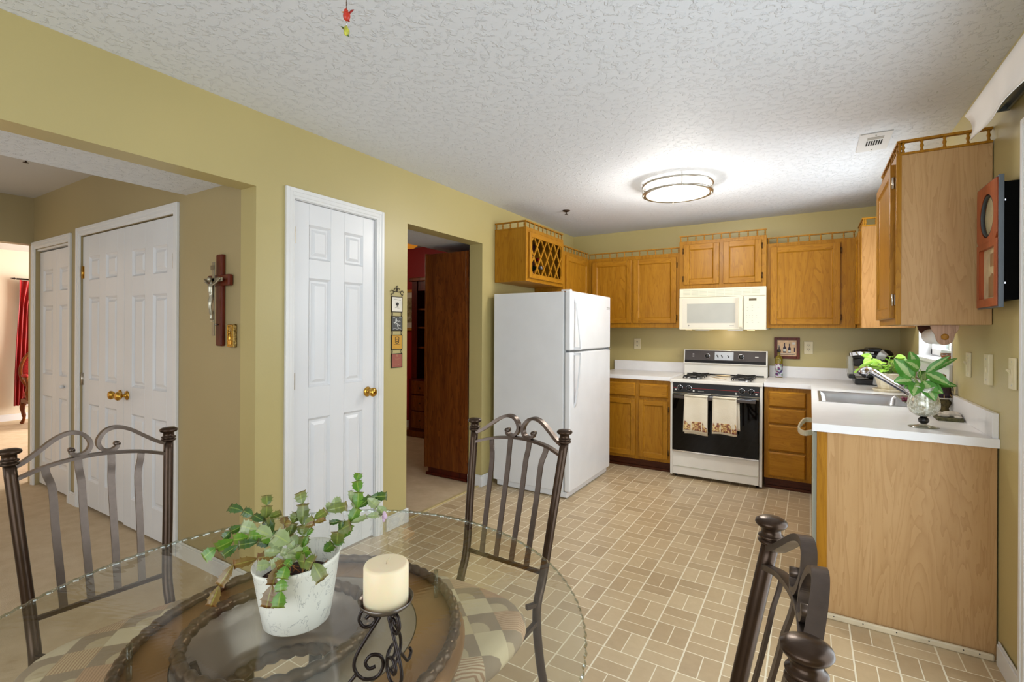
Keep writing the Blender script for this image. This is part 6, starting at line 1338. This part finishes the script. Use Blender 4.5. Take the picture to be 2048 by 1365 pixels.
# ------------------------------------------------------------------ living room beyond the hall
cu = thing('red_curtain', (-9.68, 2.35, 1.2), 'long dark red curtain swagged beside the living room window', 'curtain')
REDC = simple('dark_red_satin', (150, 18, 16), 0.45, var=0.12, scale=4)
m = MB(); m.smooth = True; vs = []; NX, NZ = 24, 30
for s_ in (0, 1):
    for j in range(NZ+1):
        b = j/NZ; z = 0.22+1.80*b; wdt = 0.13+0.03*math.sin(b*PI)+(0.16*max(0, (b-0.82)/0.18)); cy = 2.335-0.02*(1-b)+0.05*b+(0.06*max(0, (b-0.82)/0.18))
        for i in range(NX+1):
            a = i/NX; vs.append((-9.66+0.022*math.sin(a*PI*7+b*1.5)+(0.006 if s_ else 0), cy-wdt/2+wdt*a, z-0.10*a*max(0, (b-0.8))*2))
n = (NX+1)*(NZ+1); fs = []
for j in range(NZ):
    for i in range(NX): q = j*(NX+1)+i; fs += [(q, q+1, q+NX+2, q+NX+1), (n+q, n+q+NX+1, n+q+NX+2, n+q+1)]
m.add(vs, fs); m.build('drape', REDC, cu)
rd = thing('curtain_rod', (-9.64, 2.6, 2.03), 'dark iron curtain rod with a leaf finial', 'curtain rod')
m = MB(); m.tube([(-9.64, 2.27, 2.03), (-9.64, 3.6, 2.03)], 0.012, 10); m.build('rod', IRON, rd)
m = MB(); m.prism([(2.27, 2.03), (2.25, 2.045), (2.20, 2.036), (2.25, 2.018)], -9.65, -9.63, 'x'); m.build('finial', IRON, rd)
SHEER = NT('sheer_white_curtain'); SHEER.set((244, 242, 238), 0.9, Transmission_Weight=0.0); SHEER.b.inputs['Alpha'].default_value = 0.75; SHEER = SHEER.m
sh = MB(); sh.smooth = True; vs = []
for j in range(2):
    for i in range(41): vs.append((-9.715+0.012*math.sin(i*1.3), 2.38+i*0.026, 0.2 if j == 0 else 2.01))
sh.add(vs, [(i, i+1, 42+i, 41+i) for i in range(40)]); tag(sh.build('sheer_curtain', SHEER), 'white sheer curtain over the living room window', 'curtain')
ac = thing('red_armchair', (-9.0, 2.45, 0), 'carved wooden armchair with tufted dark red upholstery', 'chair')
REDT = simple('red_damask', (158, 20, 24), 0.6, var=0.2, scale=70)
ax, ay = -9.05, 2.50
m = MB(); m.smooth = True; m.sphere((ax-0.19, ay, 0.74), 0.29, 28, 18, (0.22, 0.92, 1.10)); m.build('backrest', REDT, ac)
m = MB(); m.tube([(ax-0.20+0.0*k, ay+0.275*math.cos(k*PI/20), 0.74+0.325*math.sin(k*PI/20)) for k in range(-6, 27)], 0.024, 10); m.build('back_frame', CHERRY, ac)
m = MB(); m.box(ax-0.22, ax+0.28, ay-0.26, ay+0.26, 0.36, 0.46); m.build('seat', REDT, ac, bevel=0.04, seg=4)
m = MB(); m.box(ax-0.23, ax+0.29, ay-0.27, ay+0.27, 0.30, 0.36); m.build('seat_rail', CHERRY, ac, bevel=0.012)
for s in (-1, 1):
    m = MB(); m.tube(smoothpath([(ax-0.19, ay+s*0.24, 0.66), (ax+0.0, ay+s*0.29, 0.655), (ax+0.12, ay+s*0.29, 0.64), (ax+0.14, ay+s*0.28, 0.55), (ax+0.05, ay+s*0.27, 0.46), (ax+0.08, ay+s*0.26, 0.36)], 5), 0.024, 10); m.build('arm', CHERRY, ac)
    m = MB(); m.sphere((ax+0.04, ay+s*0.29, 0.685), 0.05, 14, 8, (2.0, 0.7, 0.5)); m.build('arm_pad', REDT, ac)
    for fx_, dz in ((0.22, 1), (-0.20, -1)):
        m = MB(); m.tube(smoothpath([(ax+fx_, ay+s*0.23, 0.33), (ax+fx_+0.03*dz, ay+s*0.25, 0.24), (ax+fx_, ay+s*0.24, 0.10), (ax+fx_+0.035*dz, ay+s*0.25, 0.03)], 5), [0.034]*4+[0.030]*3+[0.024]*3+[0.018]*3+[0.020]*3, 10); m.sphere((ax+fx_+0.04*dz, ay+s*0.25, 0.026), 0.026, 10, 6, (1.2, 1, 0.8)); m.build('leg', CHERRY, ac)
